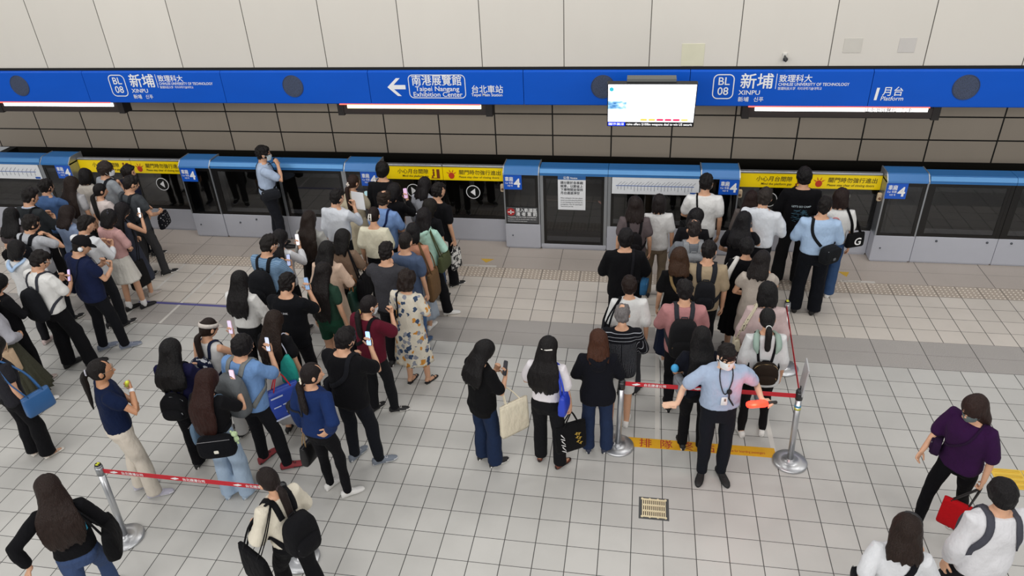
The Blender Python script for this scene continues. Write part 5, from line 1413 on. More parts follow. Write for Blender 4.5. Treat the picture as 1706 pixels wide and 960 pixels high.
# ================================================================== one person
def onz(u, v, z):
    d = (u-853)/F_PX*CR-(v-480)/F_PX*CU+CF; return np.array((0, 0, CAM_Z))+d*((z-CAM_Z)/d[2])
SKIN = '#d2a283'; PALE = '#e0b79b'; TAN = '#bd8a68'
SEED = [0]
def person(u, v, H, hd, sex, label, top, bottom, hair, shoes=('#1b1b1d', '#d8d6d2'), arms=('down', 'down'), head=(12, 0), w=1.0, feet=None, lean=2.0, skin=SKIN, fine=False, acc=(), wear=(), at=None):
    SEED[0] += 1; sd = SEED[0]; rnd = random.Random(sd)
    f = Fig(sex, H, w, arms, feet, lean, head)
    tip = f.hp((0, -.01, .12)); a = math.radians(hd)
    P = onz(u, v, H-.015) if at is None else np.array((*at, 0))
    ca, sa = math.cos(-a), math.sin(-a)
    off = (tip[0]*ca-tip[1]*sa, tip[0]*sa+tip[1]*ca) if at is None else (0, 0)
    root = thing('person', label, 'person', (P[0]-off[0], P[1]-off[1], 0), -a)
    long_ = bottom[0] not in ('skirt', 'none') and (len(bottom) < 3 or bottom[2].get('length', 1) >= .9)
    make_body(f, root, skin, fine, .82 if long_ else 1.0)
    # clothes
    o, me = make_top(f, root, seed=sd, **top)
    bk = bottom[0]
    if bk == 'skirt': make_skirt(f, root, bottom[1], seed=sd, **(bottom[2] if len(bottom) > 2 else {}))
    elif bk != 'none': make_bottom(f, root, bottom[1], bk, seed=sd, **(bottom[2] if len(bottom) > 2 else {}))
    make_hair(f, root, seed=sd, **hair)
    for g in f.leg: make_shoe(f, g, root, *shoes)
    c = dict(f=f, root=root, bvh=bvh_of(me), top=me)
    for q in wear: q[0](f, root, *q[1:])
    for q in acc: q[0](c, *(q[1] if isinstance(q[1], tuple) else (q[1],)), **(q[2] if len(q) > 2 else {}))
    PEOPLE.append((label, P[0]-off[0], P[1]-off[1]))
    return c
PEOPLE = []
def T(col, **k): return dict(col=col, **k)
def HR(style, col='#15110f', **k): return dict(style=style, col=col, **k)
def print_on(c, items, col, name='print', back=True):
    """lettering laid on the cloth"""
    mb = MB()
    for it in items: text_mb(mb, **it)
    v = []
    sg = -1 if back else 1
    for x, y, z in mb.v:
        h = c['bvh'].ray_cast(Vector((x, sg*1.2, z)), Vector((0, -sg, 0))); yy = h[0][1]+sg*.004 if h[0] is not None else y
        v.append((x, yy, z))
    mb.v = v; build(name, mb, plain('print'+col, col, 0.6), c['root'])
# ================================================================== the crowd
K = '#17171a'; NAVY = '#1c2540'; WH = '#e4e4e3'; CREAM = '#e6ddc9'
BS, WS = ('#18181a', '#e2e0dc'), ('#e6e5e2', '#f0efec')
BLKS = ('#151516', '#1d1d1f')
# ---- by the first doors and down the dense crowd
person(174, 269, 1.77, 25, 'm', 'person with grey brown hair and a light grey tee at the first doors', T('#9aa0a6'), ('reg', '#2c2e33'), HR('bowl', '#2d2521'), head=(8, 35), arms=('down', 'strap'), wear=[(make_mask, '#e3e8ea')],
  acc=[(crossbody, 'dark strap bag of the grey haired person at the first doors', dict(col='#1d2026', side=1, phi=200, strapw=.05))])
person(212, 275, 1.64, 25, 'm', 'person in a navy jacket facing the closing doors warning', T('#20253a', sleeve=1.9, loose=1.3), ('reg', '#1d1f26'), HR('short', '#1a1513'), head=(10, 30))
person(217, 292, 1.74, 18, 'm', 'man in a charcoal tee with a dark backpack nearest the first doors', T('#45494d', loose=1.2), ('reg', '#3b3b3d'), HR('short', '#181413'), arms=('forearm', 'forearm'), head=(14, 20), feet=((.11, .10, 20), (-.09, -.10, -5)), shoes=BS,
  acc=[(backpack, 'dark backpack on the man in charcoal at the first doors', dict(col='#23262a', w=.28, h=.42)), (side_bag, 'black polka dotted bag held at the arm of the man in charcoal', dict(col='#15161b', hold=0, w=.30, h=.22, d=.10, pat='dots', col2='#d8d8da', drop=.04, name='dotted_bag', yaw=.5))])
person(141, 281, 1.58, 8, 'f', 'person with a black bob and cream blouse behind the yellow door strip', T('#d9d2c8', sleeve=1.7, loose=1.3), ('reg', '#2a2a2d'), HR('bob', '#131011'), head=(10, 0))
person(118, 294, 1.64, 4, 'f', 'person with very long brown hair and a grey top near the first doors', T('#b3b3b6', sleeve=.6), ('reg', '#26262a'), HR('long', '#221712', length=1.08), head=(14, 10))
person(165, 306, 1.60, 12, 'f', 'person with a black ponytail and a pale blush tee', T('#d8ccc8', sleeve=.55), ('reg', '#26262a'), HR('lowpony', '#120f10', length=1.12), head=(8, 30), arms=('down', 'clasp'), wear=[(hair_tie, '#111114', (0, -.115, -.075), .022)])
person(74, 299, 1.69, 5, 'm', 'man in a blue polo holding up a phone by the first gate post', T('#4a6692', sleeve=.6, collar=True), ('reg', '#22242b'), HR('short', '#161211'), arms=('down', 'phone_hi'), head=(8, 10), acc=[(phone, 'phone raised by the man in the blue polo', dict(arm=0, screen='#9db2d8'))])
person(49, 312, 1.77, 8, 'm', 'man in a dark charcoal jacket with a pale collar under the route map', T('#2f3336', sleeve=1.9, loose=1.25, collar=False), ('reg', '#1c1c1f'), HR('short', '#171312'), arms=('phone', 'support'), head=(20, 15), wear=[(lambda f, r: band(f, r, 'shirt_collar', [f.T(np.array(q)*f.s) for q in smooth_curve([(.05, .045, 1.435), (.075, -.01, 1.455), (.045, -.072, 1.462), (-.045, -.072, 1.462), (-.075, -.01, 1.455), (-.05, .045, 1.435)], 20)], .016*f.s, '#b9c6da', .8),)],
  acc=[(crossbody, 'black sling strap over the charcoal jacket', dict(col='#16171a', side=1, phi=215, strapw=.03, w=.22))])
person(112, 341, 1.62, 8, 'f', 'person with loose dark hair and a sky blue blouse amid the crowd', T('#8596b4', sleeve=1.5, loose=1.3), ('reg', '#22232a'), HR('lob', '#211714'), head=(22, 5), arms=('phone', 'down'))
person(17, 346, 1.63, -4, 'f', 'person with a black hood of hair and taupe top at the frame edge', T('#4a4345', sleeve=.6, loose=1.2), ('reg', '#202024'), HR('long', '#100e0f', length=1.32), head=(14, 0), acc=[(crossbody, 'black cross strap bag over the taupe top at the frame edge', dict(col='#121214', side=1, phi=190, strapw=.03))])
person(50, 358, 1.71, 10, 'm', 'man in a light grey polo lifting a hand to his backpack strap', T('#b7bac0', sleeve=.6, collar=True, loose=1.15), ('reg', '#26282d'), HR('short', '#191412'), arms=('down', 'shoulder'), head=(16, 25), wear=[(make_glasses,)],
  acc=[(backpack, 'black backpack slung on the man in the light grey polo', dict(col='#17181c', w=.29, h=.44, strapw=.06))])
person(143, 357, 1.76, 10, 'm', 'man in a loose white long sleeved shirt behind the black cap', T('#dfe2e6', sleeve=1.8, loose=1.35, collar=True), ('reg', '#1f2024'), HR('short', '#171211'), head=(22, 15), arms=('phone', 'phone'), acc=[(backpack, 'slim black bag on the back of the loose white shirt', dict(col='#18191c', w=.24, h=.36, d=.1))])
person(183, 348, 1.63, 15, 'f', 'person in a blush pink tee and a short white skirt', T('#c99f9c', sleeve=.75, loose=1.25, hem=.98), ('skirt', '#d9d6ce', dict(length=.58, flare=.08, pleats=9, amp=.004)), HR('bob', '#120f10'), arms=('clasp', 'clasp'), head=(20, 15), shoes=('#141416', '#26262a'), feet=((.09, .08, 15), (-.08, -.06, 5)),
  wear=[(make_bow, '#3a3a44', (.06, -.07, .09), 4, .016), (lambda f, r: [band(f, r, 'sock', [g['A']+np.array((0, 0, q)) for q in (-.02, .0, .05)], .047*f.s, '#e8e8e8') for g in f.leg],)])
person(205, 337, 1.55, 15, 'f', 'person with long black hair in a dark slate dress looking at a phone', T('#3a3d49', sleeve=0, loose=1.1, hem=.95), ('skirt', '#363945', dict(length=.36, flare=.09, pleats=7, amp=.006)), HR('long', '#141012', length=1.22), arms=('clasp', 'phone_hi'), head=(24, 12), shoes=('#b5aca6', '#cfc9c2'), acc=[(phone, 'bright phone held by the person in the slate dress', dict(arm=0, screen='#eef2f6')), (side_bag, 'tall black cloth bag standing off the arm of the slate dress', dict(col='#1c1b1c', side=1, x=.20, y=-.16, top=.78, w=.30, h=.40, d=.12))])
person(137, 391, 1.74, 22, 'm', 'man in a black cap with orange headphones and a navy tee', T('#1b2341', loose=1.25, hem=.84), ('reg', '#16171b'), HR('buzz', '#17120f'), w=1.16, arms=('phone', 'phone'), head=(26, 22), feet=((.14, .10, 30), (-.11, -.07, 15)), shoes=('#6f7788', '#aab0ba'),
  wear=[(make_cap, K), (lambda f, r: [band(f, r, 'headphone_cup', [f.hp((sd*.088, -.03, -.02)), f.hp((sd*.108, -.03, -.02))], .030*f.s, c_) for sd, c_ in ((-1, '#e2621d'), (1, '#d9dde2'))],)],
  acc=[(crossbody, 'thin sling bag over the navy tee of the man in the black cap', dict(col='#1a2035', side=1, phi=190, strapw=.02, w=.2))])
person(27, 400, 1.60, 5, 'f', 'person with a black bob and a pale blue hood over a white top', T('#d9dadb', sleeve=1.9, loose=1.35), ('reg', '#1d1d21'), HR('bob', '#121011'), head=(16, 8), arms=('clasp', 'phone'), shoes=('#c6b3b0', '#d9d2ce'), wear=[(lambda f, r: band(f, r, 'sailor_collar', [f.T(np.array(q)*f.s) for q in smooth_curve([(.085, .02, 1.45), (.11, -.05, 1.44), (.06, -.135, 1.40), (0, -.152, 1.34), (-.06, -.135, 1.40), (-.11, -.05, 1.44), (-.085, .02, 1.45)], 24)], .03*f.s, '#a9c3e2', .55),)])
person(67, 415, 1.74, 14, 'm', 'man in a white short sleeved shirt wearing a slouchy black backpack', T('#e2e2e0', sleeve=.75, loose=1.25, hem=.92, collar=True), ('baggy', '#131316'), HR('short', '#161110'), arms=('phone', 'phone'), head=(24, 18), w=1.08, feet=((.16, .10, 35), (-.10, -.03, 5)), shoes=('#121214', '#161618'), wear=[(make_glasses, '#d0d3d6'), (lambda f, r: band(f, r, 'wrist_band', [f.arm[0]['W']+f.arm[0]['d']*q for q in (-.03, -.01)], .032*f.s, '#1a1414'),)],
  acc=[(backpack, 'slouchy black backpack hanging low on the man in the white shirt', dict(col='#1a1b1f', w=.30, h=.46, d=.13, z=1.08, strap='#3c3e46', strapw=.035, pocket=False, slim_top=.4)), (phone, 'lilac phone in the hand of the man in the white shirt', dict(arm=0, screen='#c9b6e0', case='#a993c4'))])
person(-4, 455, 1.60, 20, 'f', 'person with long black hair and a dark wrap at the frame edge', T('#17171a', sleeve=1.9, loose=1.3), ('reg', '#17171a'), HR('long', '#0f0d0e', length=1.15), head=(18, 10), arms=('down', 'phone'), shoes=('#b9a6a0', '#cfc4bd'), acc=[(phone, 'dark red phone held at the frame edge', dict(arm=0, screen='#5b2b36', case='#6b2a35'))])
person(-22, 486, 1.60, 30, 'f', 'person in a grey lilac blouse and a long olive tulle skirt', T('#a5a5ad', sleeve=1.6, loose=1.4, hem=.95, puff=.012), ('skirt', '#3a3a2f', dict(length=.22, flare=.20, pleats=22, amp=.012, pat='heather', col2='#57574a')), HR('bob', '#161213'), head=(10, 5), arms=('down', 'clasp'), shoes=WS, feet=((.16, .10, 20), (-.10, -.04, 10)),
  acc=[(side_bag, 'soft beige bag at the side of the olive tulle skirt', dict(col='#c1a88c', side=1, x=.22, y=-.12, top=.98, w=.30, h=.30, d=.12))])
person(0, 0, 1.62, 20, 'f', 'person in wide black trousers and sandals cut by the frame edge', T('#26262b', sleeve=.5), ('baggy', '#131316'), HR('bob', '#15120f'), at=(-6.55, 5.22), shoes=('#d5d0c9', '#d8d4cc', 'sandal'), acc=[(side_bag, 'blue leather bag with a metal clasp at the frame edge', dict(col='#2d5d93', side=1, x=.27, y=.1, top=1.0, w=.30, h=.24, d=.10, leather=True))])

# ---- the guard
G = person(436, 244, 1.82, 62, 'm', 'station guard in a pale blue shirt speaking into a handset by the gates', T('#aebfd8', sleeve=.66, loose=1.1, hem=.98, collar=True), ('reg', '#1e2026'), HR('short', '#15110f'), arms=('down', 'mouth'), head=(2, 0), feet=((.09, .05, 10), (-.09, -.04, -8)), shoes=BLKS, fine=True, w=1.14, wear=[(make_mask, '#cfe0e6'), (make_glasses,), (lambda f, r: band(f, r, 'belt', [around(f, t, .985*f.s, -.008) for t in range(0, 361, 20)], .016*f.s, '#101012', .6),), (lambda f, r: band(f, r, 'watch', [f.arm[1]['W']+f.arm[1]['d']*q for q in (-.03, -.012)], .03*f.s, '#b8bcc2'),)],
  acc=[(crossbody, 'black shoulder bag on the hip of the station guard', dict(col='#24262b', side=-1, phi=8, z=1.02, w=.30, h=.17, d=.10, strapw=.035)),
       (held, ('handset', 'dark handset held to the mouth of the station guard', 'handset', 0, lambda A, p, d, n, t: (A.part('handset_body', MB().tube([p-d*.03+n*.03, p+d*.05+n*.035], .022, 10), plain('handset', '#17181a', 0.4)), A.part('aerial', MB().tube([p-t*.02+n*.03, p-t*.16+n*.03-d*.03], .006, 6), plain('handset', '#17181a', 0.4)))))])

def stripes(A, L, w, h, d):
    mb = MB()
    for sx in (-1, 1):
        for k, (a, b_, z, t_) in enumerate(((-.15, -.02, -.05, .010), (-.14, -.06, -.17, .007), (-.04, .0, -.165, .007), (-.02, .12, -.27, .007), (-.15, .15, -.335, .010))):
            mb.add([L(sx*(d*.51+.004), a, z-t_), L(sx*(d*.51+.004), b_, z-t_), L(sx*(d*.51+.004), b_, z+t_), L(sx*(d*.51+.004), a, z+t_)], [(0, 1, 2, 3)])
    A.part('print_stripe', mb, plain('print_pale', '#b9c3dd', 0.6), False)
# ---- the middle doors
person(636, 270, 1.80, 2, 'm', 'tall person in black with white neck headphones at the middle doors', T(K, sleeve=1.8, loose=1.2), ('reg', '#15151a'), HR('bowl', '#100e0e'), head=(4, 0), wear=[(lambda f, r: band(f, r, 'neck_headphones', [f.T(np.array(q)*f.s) for q in smooth_curve([(-.10, .06, 1.46), (-.115, -.03, 1.475), (-.09, -.085, 1.47)], 10)], .014*f.s, '#d6d8d8'),)])
person(589, 291, 1.62, 10, 'f', 'person in a long beige dress with a brown strap at the middle doors', T('#cdc2a8', sleeve=.66, loose=1.3, hem=.95), ('skirt', '#cabfa5', dict(length=.40, flare=.07, pleats=7, amp=.005)), HR('lowpony', '#2b1c16', length=1.10), head=(12, 20), arms=('down', 'phone'), wear=[(make_bow, '#d9cfc4', (0, -.118, -.03), 4, .02)],
  acc=[(crossbody, 'brown cross strap bag on the beige dress', dict(col='#3a2620', side=1, phi=165, strapw=.045)), (phone, 'phone with a patterned case held by the beige dress', dict(arm=0, screen='#8fb0b6', case='#c6ccd0'))])
person(562, 315, 1.71, 14, 'm', 'man in a white shirt with teal straps holding up a paper sheet', T('#d5dae2', sleeve=1.5, loose=1.3, hem=.95, collar=True), ('reg', '#1d1e22'), HR('short', '#141010'), arms=('down', 'phone_hi'), head=(14, 20),
  acc=[(held, ('paper_sheet', 'white paper sheet held up by the man with teal straps', 'paper', 0, lambda A, p, d, n, t: A.part('sheet', MB().box(p-np.array((.02, 0, .10)), p+np.array((.19, .006, .17))), plain('paper_white', '#e9ecef', 0.8), False)))])
person(659, 304, 1.64, 10, 'f', 'person in black with a pale strap checking a phone at the middle doors', T('#161619', sleeve=1.8, loose=1.2), ('reg', '#15151a'), HR('bob', '#131012'), head=(22, 25), arms=('clasp', 'phone_hi'), acc=[(crossbody, 'pale strapped bag on the person in black', dict(col='#9aa3b2', side=-1, phi=-20, strapw=.028, w=.2)), (phone, 'phone in a flowery case at the middle doors', dict(arm=0, screen='#caa9c6', case='#b58fb5'))])
person(639, 318, 1.68, 10, 'm', 'balding man in a sky blue shirt with a navy strap', T('#7d9cd0', sleeve=.70, loose=1.2, collar=True), ('reg', '#1c1d22'), HR('bald', '#251c16'), head=(10, 10), arms=('clasp', 'clasp'), acc=[(crossbody, 'navy strap bag over the sky blue shirt', dict(col='#1b2850', side=1, phi=160, strapw=.03))])
person(709, 295, 1.60, 10, 'f', 'person with dark tied hair and a light grey top touching the gate', T('#b4b8c2', sleeve=1.6), ('reg', '#26282e'), HR('lob', '#161214'), head=(14, 20))
person(731, 305, 1.70, 22, 'm', 'man in a loose black tee standing nearest the middle doors', T('#151518', sleeve=.66, loose=1.35, hem=.84), ('wide', '#141417'), HR('short', '#161211'), head=(10, 15), arms=('down', 'down'), feet=((.12, .08, 25), (-.1, -.05, 5)), shoes=BS,
  acc=[(side_bag, 'white bag with black print hanging from the man in the loose black tee', dict(col='#d9d8d4', hold=0, w=.22, h=.30, d=.06, pat='camo', col2='#26262a', drop=.10))])
person(718, 331, 1.62, 14, 'f', 'person with bobbed hair and a black tee with a pale shoulder strap', T('#18181b', sleeve=.6), ('reg', '#3a4a66'), HR('bob', '#17130f'), head=(14, 25), acc=[(crossbody, 'pale strap bag against the black tee beside the mint jacket', dict(col='#cbc8c0', side=-1, phi=-10, strapw=.035, w=.2))])
person(707, 347, 1.66, 10, 'f', 'person in a mint hooded jacket and black trousers', T('#b4dccd', sleeve=1.85, loose=1.5, hem=.88, hood=True), ('wide', '#141417'), HR('lob', '#151113'), head=(10, 8), arms=('down', 'forearm'), feet=((.22, .06, 60), (-.06, -.02, 5)), shoes=WS, wear=[(make_bow, '#d4d6da', (-.05, -.10, .03), 3, .014)],
  acc=[(side_bag, 'olive green bag under the arm of the mint jacket', dict(col='#4b5138', side=1, x=.27, y=-.02, top=1.08, w=.30, h=.22, d=.10))])
person(622, 345, 1.64, 2, 'f', 'person with a claw clip, cream wide top and black trousers', T('#e3dfc8', sleeve=.76, loose=1.5, hem=.98, puff=.015, neck=1.0), ('wide', '#17171a'), HR('bun', '#1f1411'), head=(12, 0), wear=[(make_claw, '#e9e5dc', (0, -.155, .0))])
person(514, 352, 1.63, 6, 'f', 'person with waist long brown hair and a grey knit top', T('#a8a8a4', sleeve=1.6, hem=.95), ('skirt', '#17171a', dict(length=.5, flare=.05)), HR('long', '#221813', length=1.02), head=(8, 5), arms=('down', 'forearm'),
  acc=[(held, ('tote_bag', 'white ring handled bag in the crook of the grey knit top', 'bag', 0, lambda A, p, d, n, t: (A.part('bag_body', MB().rbox(p+np.array((-.03, -.10, -.32)), p+np.array((.05, .12, -.06)), .03, axis=2), plain('bag_white', '#ddd8cc', 0.6)), A.part('ring_handle', MB().tube([p+np.array((.01, .06*math.cos(q), -.03+.06*math.sin(q))) for q in np.linspace(0, 2*PI, 17)], .014, 8, ends=False), plain('ring_white', '#e6e6e4', 0.4)))))])
person(449, 390, 1.76, 12, 'm', 'man in a blue striped tee with a black backpack and spectacles', T('#7e9bb8', sleeve=.66, loose=1.2, pat='hstripe', col2='#5d7c9c'), ('reg', '#25272d'), HR('short', '#1a1614'), arms=('phone', 'phone'), head=(18, 25), wear=[(make_glasses, '#c9c9c9')],
  acc=[(backpack, 'black backpack on the blue striped tee', dict(col='#1b1c20', w=.31, h=.46, d=.17, z=1.12)), (phone, 'lit phone before the man in the blue striped tee', dict(arm=0, screen='#a9b4d6'))])
person(467, 383, 1.58, 14, 'f', 'person with black hair and a pale top lifting a white phone', T('#d8dadf', sleeve=1.7, loose=1.2), ('reg', '#1f1f24'), HR('long', '#131012', length=1.3), arms=('phone', 'phone_hi'), head=(12, 15), acc=[(phone, 'white phone lifted over the striped shoulder', dict(arm=0, case='#dfe2e6', screen='#f1ecf0'))])
person(572, 381, 1.60, 4, 'f', 'person with glossy black hair and a taupe blouse', T('#85705f', sleeve=.76, loose=1.4), ('wide', '#1a1a1d'), HR('lob', '#121010'), head=(16, 15), arms=('down', 'forearm'), acc=[(side_bag, 'large black bag hanging by the taupe blouse', dict(col='#18181b', side=1, x=.25, y=-.04, top=1.06, w=.34, h=.34, d=.10))])
person(545, 402, 1.64, 6, 'f', 'person in a pale peach long sleeved dress with a green bag', T('#d9bda8', sleeve=1.8, loose=1.4, hem=.90, puff=.006), ('skirt', '#cfb9a4', dict(length=.50, flare=.05, pleats=7, amp=.004)), HR('lob', '#121010'), head=(14, 10), arms=('down', 'forearm'), acc=[(side_bag, 'dark green bag with orange handles beside the peach dress', dict(col='#1f4238', hold=0, w=.30, h=.32, d=.12, drop=.16, handle='#c4763c', leather=True))])
person(675, 388, 1.68, 8, 'm', 'man with cropped hair in a slate blue tee and jeans', T('#4d5c77', sleeve=.66, loose=1.25), ('reg', '#3b5680', dict(pat='denim', col2='#567199')), HR('buzz', '#1e1917'), head=(8, 5), shoes=('#3a5173', '#8b96a5'))
person(688, 372, 1.62, 6, 'f', 'person with black hair and a peach blouse beside the mint jacket', T('#c68f75', sleeve=1.6, loose=1.25), ('skirt', '#9ca6b2', dict(length=.28, flare=.09, pleats=10, amp=.006)), HR('bob', '#121012'), head=(12, 0), shoes=WS, acc=[(side_bag, 'slouchy brown bag on the shoulder of the peach blouse', dict(col='#6b5238', side=1, x=.25, y=-.05, top=1.06, w=.30, h=.40, d=.10))])
person(642, 403, 1.76, 4, 'm', 'man in a faded charcoal tee touching his cheek', T('#35353a', sleeve=.66, loose=1.25, pat='heather', col2='#4a4a4f'), ('reg', '#1b1b1f'), HR('short', '#151010'), arms=('chin', 'down'), head=(12, -5), w=1.05)
person(539, 437, 1.63, 10, 'f', 'person with hip long black hair and dark green shorts', T('#274034', sleeve=.5, loose=1.0, hem=.95), ('wide', '#1f4433', dict(length=.40)), HR('long', '#151010', length=.98), head=(14, 5), feet=((.10, .06, 10), (-.1, -.04, 0)), shoes=WS)
person(679, 450, 1.60, 14, 'f', 'person with curly hair in a long flowered dress and sandals', T('#d9d2c2', sleeve=.75, loose=1.6, hem=.92, pat='floral'), ('skirt', '#d9d2c2', dict(length=.42, flare=.08, pleats=8, amp=.006, pat='floral')), HR('curly', '#211713'), head=(14, 5), w=1.05, feet=((.13, .06, 15), (-.1, -.02, 0)), shoes=('#141416', '#1c1c1e', 'sandal'), arms=('clasp', 'clasp'),
  acc=[(crossbody, 'thin black strap bag over the flowered dress', dict(col='#17171a', side=-1, phi=150, strapw=.02, w=.2))])
person(616, 492, 1.62, 22, 'f', 'person in a maroon tee with a low ponytail and black trousers', T('#5c1a2a', sleeve=.76, loose=1.5, hem=.88), ('reg', '#1a1b1e'), HR('lowpony', '#181314', length=1.22), head=(14, 25), w=1.12, arms=('clasp', 'phone_hi'), feet=((.14, .09, 45), (-.10, -.02, 5)), shoes=BS, wear=[(make_mask, '#dfe3e6'), (hair_tie, '#c9a25a', (0, -.115, -.075), .022)],
  acc=[(crossbody, 'black sling bag over the maroon tee', dict(col='#16161a', side=1, phi=175, strapw=.04, w=.22))])
person(576, 546, 1.73, 14, 'm', 'man in a plain black tee photographing with a phone, grey sneakers', T('#121215', sleeve=.70, loose=1.35, hem=.84), ('reg', '#17191f'), HR('short', '#141011'), w=1.12, arms=('phone', 'phone_hi'), head=(14, 20), feet=((.19, .03, 45), (-.11, .0, 8)), shoes=('#727a86', '#c9ccd0'),
  acc=[(phone, 'bright phone held up by the man in the plain black tee', dict(arm=0, screen='#9fc0ff', glow=1.3)), (crossbody, 'black sling bag over the plain black tee', dict(col='#1c1d22', side=1, phi=165, strapw=.05, w=.24))])
person(517, 607, 1.67, 12, 'f', 'person in a navy sweatshirt with a flower hair clip, hand on hip', T('#1c2f5c', sleeve=1.85, loose=1.45, hem=.92, puff=.006), ('slim', '#141417'), HR('lowpony', '#1a1313', length=1.22), head=(4, 45), arms=('carry', 'hip'), feet=((.16, .02, 40), (-.09, .06, 12)), shoes=WS, fine=True, wear=[(make_bow, '#efe5cf', (0, -.115, -.06), 5, .022)],
  acc=[(side_bag, 'small black handbag with tan handles carried by the navy sweatshirt', dict(col='#121214', hold=1, w=.24, h=.24, d=.10, drop=.16, handle='#8c7350', leather=True)), (crossbody, 'chain strapped black bag on the shoulder of the navy sweatshirt', dict(col='#2a2b30', side=-1, phi=170, z=1.12, strapw=.02, w=.20, h=.14))])
c = person(478, 453, 1.74, 6, 'm', 'man in a black sports tee with white lettering filming with a phone', T('#111216', sleeve=.70, loose=1.3, hem=.84), ('reg', '#131317'), HR('short', '#141010'), w=1.05, arms=('phone', 'phone_hi'), head=(18, 5), acc=[(phone, 'phone filming in front of the black sports tee', dict(arm=0, screen='#7f98b8', case='#22262c'))])
print_on(c, [dict(s='▲ ARLINK', size=.034, origin=(-.10, 0, 1.30), xdir=(1, 0, 0), ydir=(0, 0, 1), depth=0, bold=.02)], '#c9ccd2')
person(457, 517, 1.62, 4, 'f', 'person with straight brown hair, black tee and a white skirt', T('#141417', sleeve=.6, hem=1.0, loose=1.1), ('skirt', '#c5c3c2', dict(length=.30, flare=.10, pleats=11, amp=.008)), HR('long', '#251913', length=1.12), head=(16, 10), arms=('phone', 'down'), acc=[(drawstring, 'teal drawstring bag beside the brown haired white skirt', dict(col='#2f9f93'))])
person(398, 452, 1.62, 4, 'f', 'person in a white denim jacket with straight black hair', T('#dcdcda', sleeve=1.85, loose=1.5, hem=.98), ('wide', '#18181b'), HR('long', '#100d0e', length=1.16), head=(10, 0), arms=('clasp', 'clasp'))
person(348, 529, 1.60, 12, 'f', 'person in a pale visor and tank top with a patterned backpack', T('#d3d2d0', sleeve=0, loose=.9, hem=.95), ('wide', '#c9c8c6'), HR('lowpony', '#1f130e', length=1.26), head=(18, 20), arms=('down', 'phone_hi'), wear=[(lambda f, r: make_cap(f, r, '#c9c1ba', True),)],
  acc=[(backpack, 'navy and white patterned backpack under the pale visor', dict(col='#1b2138', w=.26, h=.32, d=.12, z=1.14, pat='camo', col2='#c7c9ce', strap='#20263d', strapw=.035)), (phone, 'pink phone raised under the pale visor', dict(arm=0, screen='#cdbfd8', case='#d9b3c2'))])
person(404, 557, 1.70, 14, 'm', 'person in a light blue tee with a large grey backpack', T('#6f93c4', sleeve=.70, loose=1.3), ('reg', '#17181c'), HR('bowl', '#131012'), w=1.08, arms=('forearm', 'phone_hi'), head=(14, 25), feet=((.24, .02, 50), (-.09, .02, 5)), shoes=('#8e2f36', '#26262a'),
  acc=[(backpack, 'large grey backpack on the light blue tee', dict(col='#63676a', w=.33, h=.50, d=.15, z=1.14, strap='#7b7e7d', strapw=.055, pocket=False, trim='#505356')), (phone, 'phone held low by the grey backpack wearer', dict(arm=0, screen='#c3cbe0')),
       (side_bag, 'blue shopping bag with red handles by the grey backpack', dict(col='#223f9c', hold=0, hang='E', drop=.20, w=.36, h=.36, d=.14, handle='#c02532', leather=True, yaw=-.5, extra=stripes))])
person(282, 565, 1.66, -6, 'f', 'person with long black hair and a navy sweatshirt wearing a mini backpack', T('#1a1a3a', sleeve=1.9, loose=1.5, hem=.90, puff=.01), ('wide', '#0f0f12'), HR('long', '#0d0b0c', length=1.20), head=(12, 0), arms=('phone', 'phone'), feet=((.14, .06, 30), (-.09, .0, 8)), shoes=BS,
  acc=[(backpack, 'small black backpack low on the navy sweatshirt', dict(col='#131316', w=.28, h=.29, d=.12, z=1.04, strap='#1a1a1e', strapw=.03, trim='#b9bcc0', shape=3.0))])
person(345, 614, 1.62, 8, 'f', 'person with long auburn hair, black top and pale wide jeans', T('#131316', sleeve=.66, hem=1.02, loose=1.05), ('baggy', '#9ab0c8', dict(pat='denim', col2='#b4c6da')), HR('long', '#2a130e', length=1.02), head=(16, 10), arms=('down', 'phone_hi'), shoes=('#a9bdd2', '#cfd6dd'), w=1.05, fine=True, wear=[(lambda f, r: band(f, r, 'bracelet', [f.arm[0]['W']+f.arm[0]['d']*q for q in (-.04, -.03)], .03*f.s, '#15120f'),)],
  acc=[(crossbody, 'black padded bag with a white label across the pale jeans', dict(col='#121317', side=-1, phi=-65, z=.93, w=.36, h=.26, d=.09, strapw=.04, mark='#e6e3d6', flap=False)), (phone, 'pink cased phone held up beside the auburn hair', dict(arm=0, screen='#d8c6d6', case='#e3b9c8')),
       (plush, 'small pale green plush toy hanging from the padded bag'),
       (crossbody, 'grey blue pouch at the side of the pale jeans', dict(col='#5b7186', side=1, phi=190, z=.95, w=.22, h=.26, d=.06, strapw=.012, flap=False, name='pouch'))])
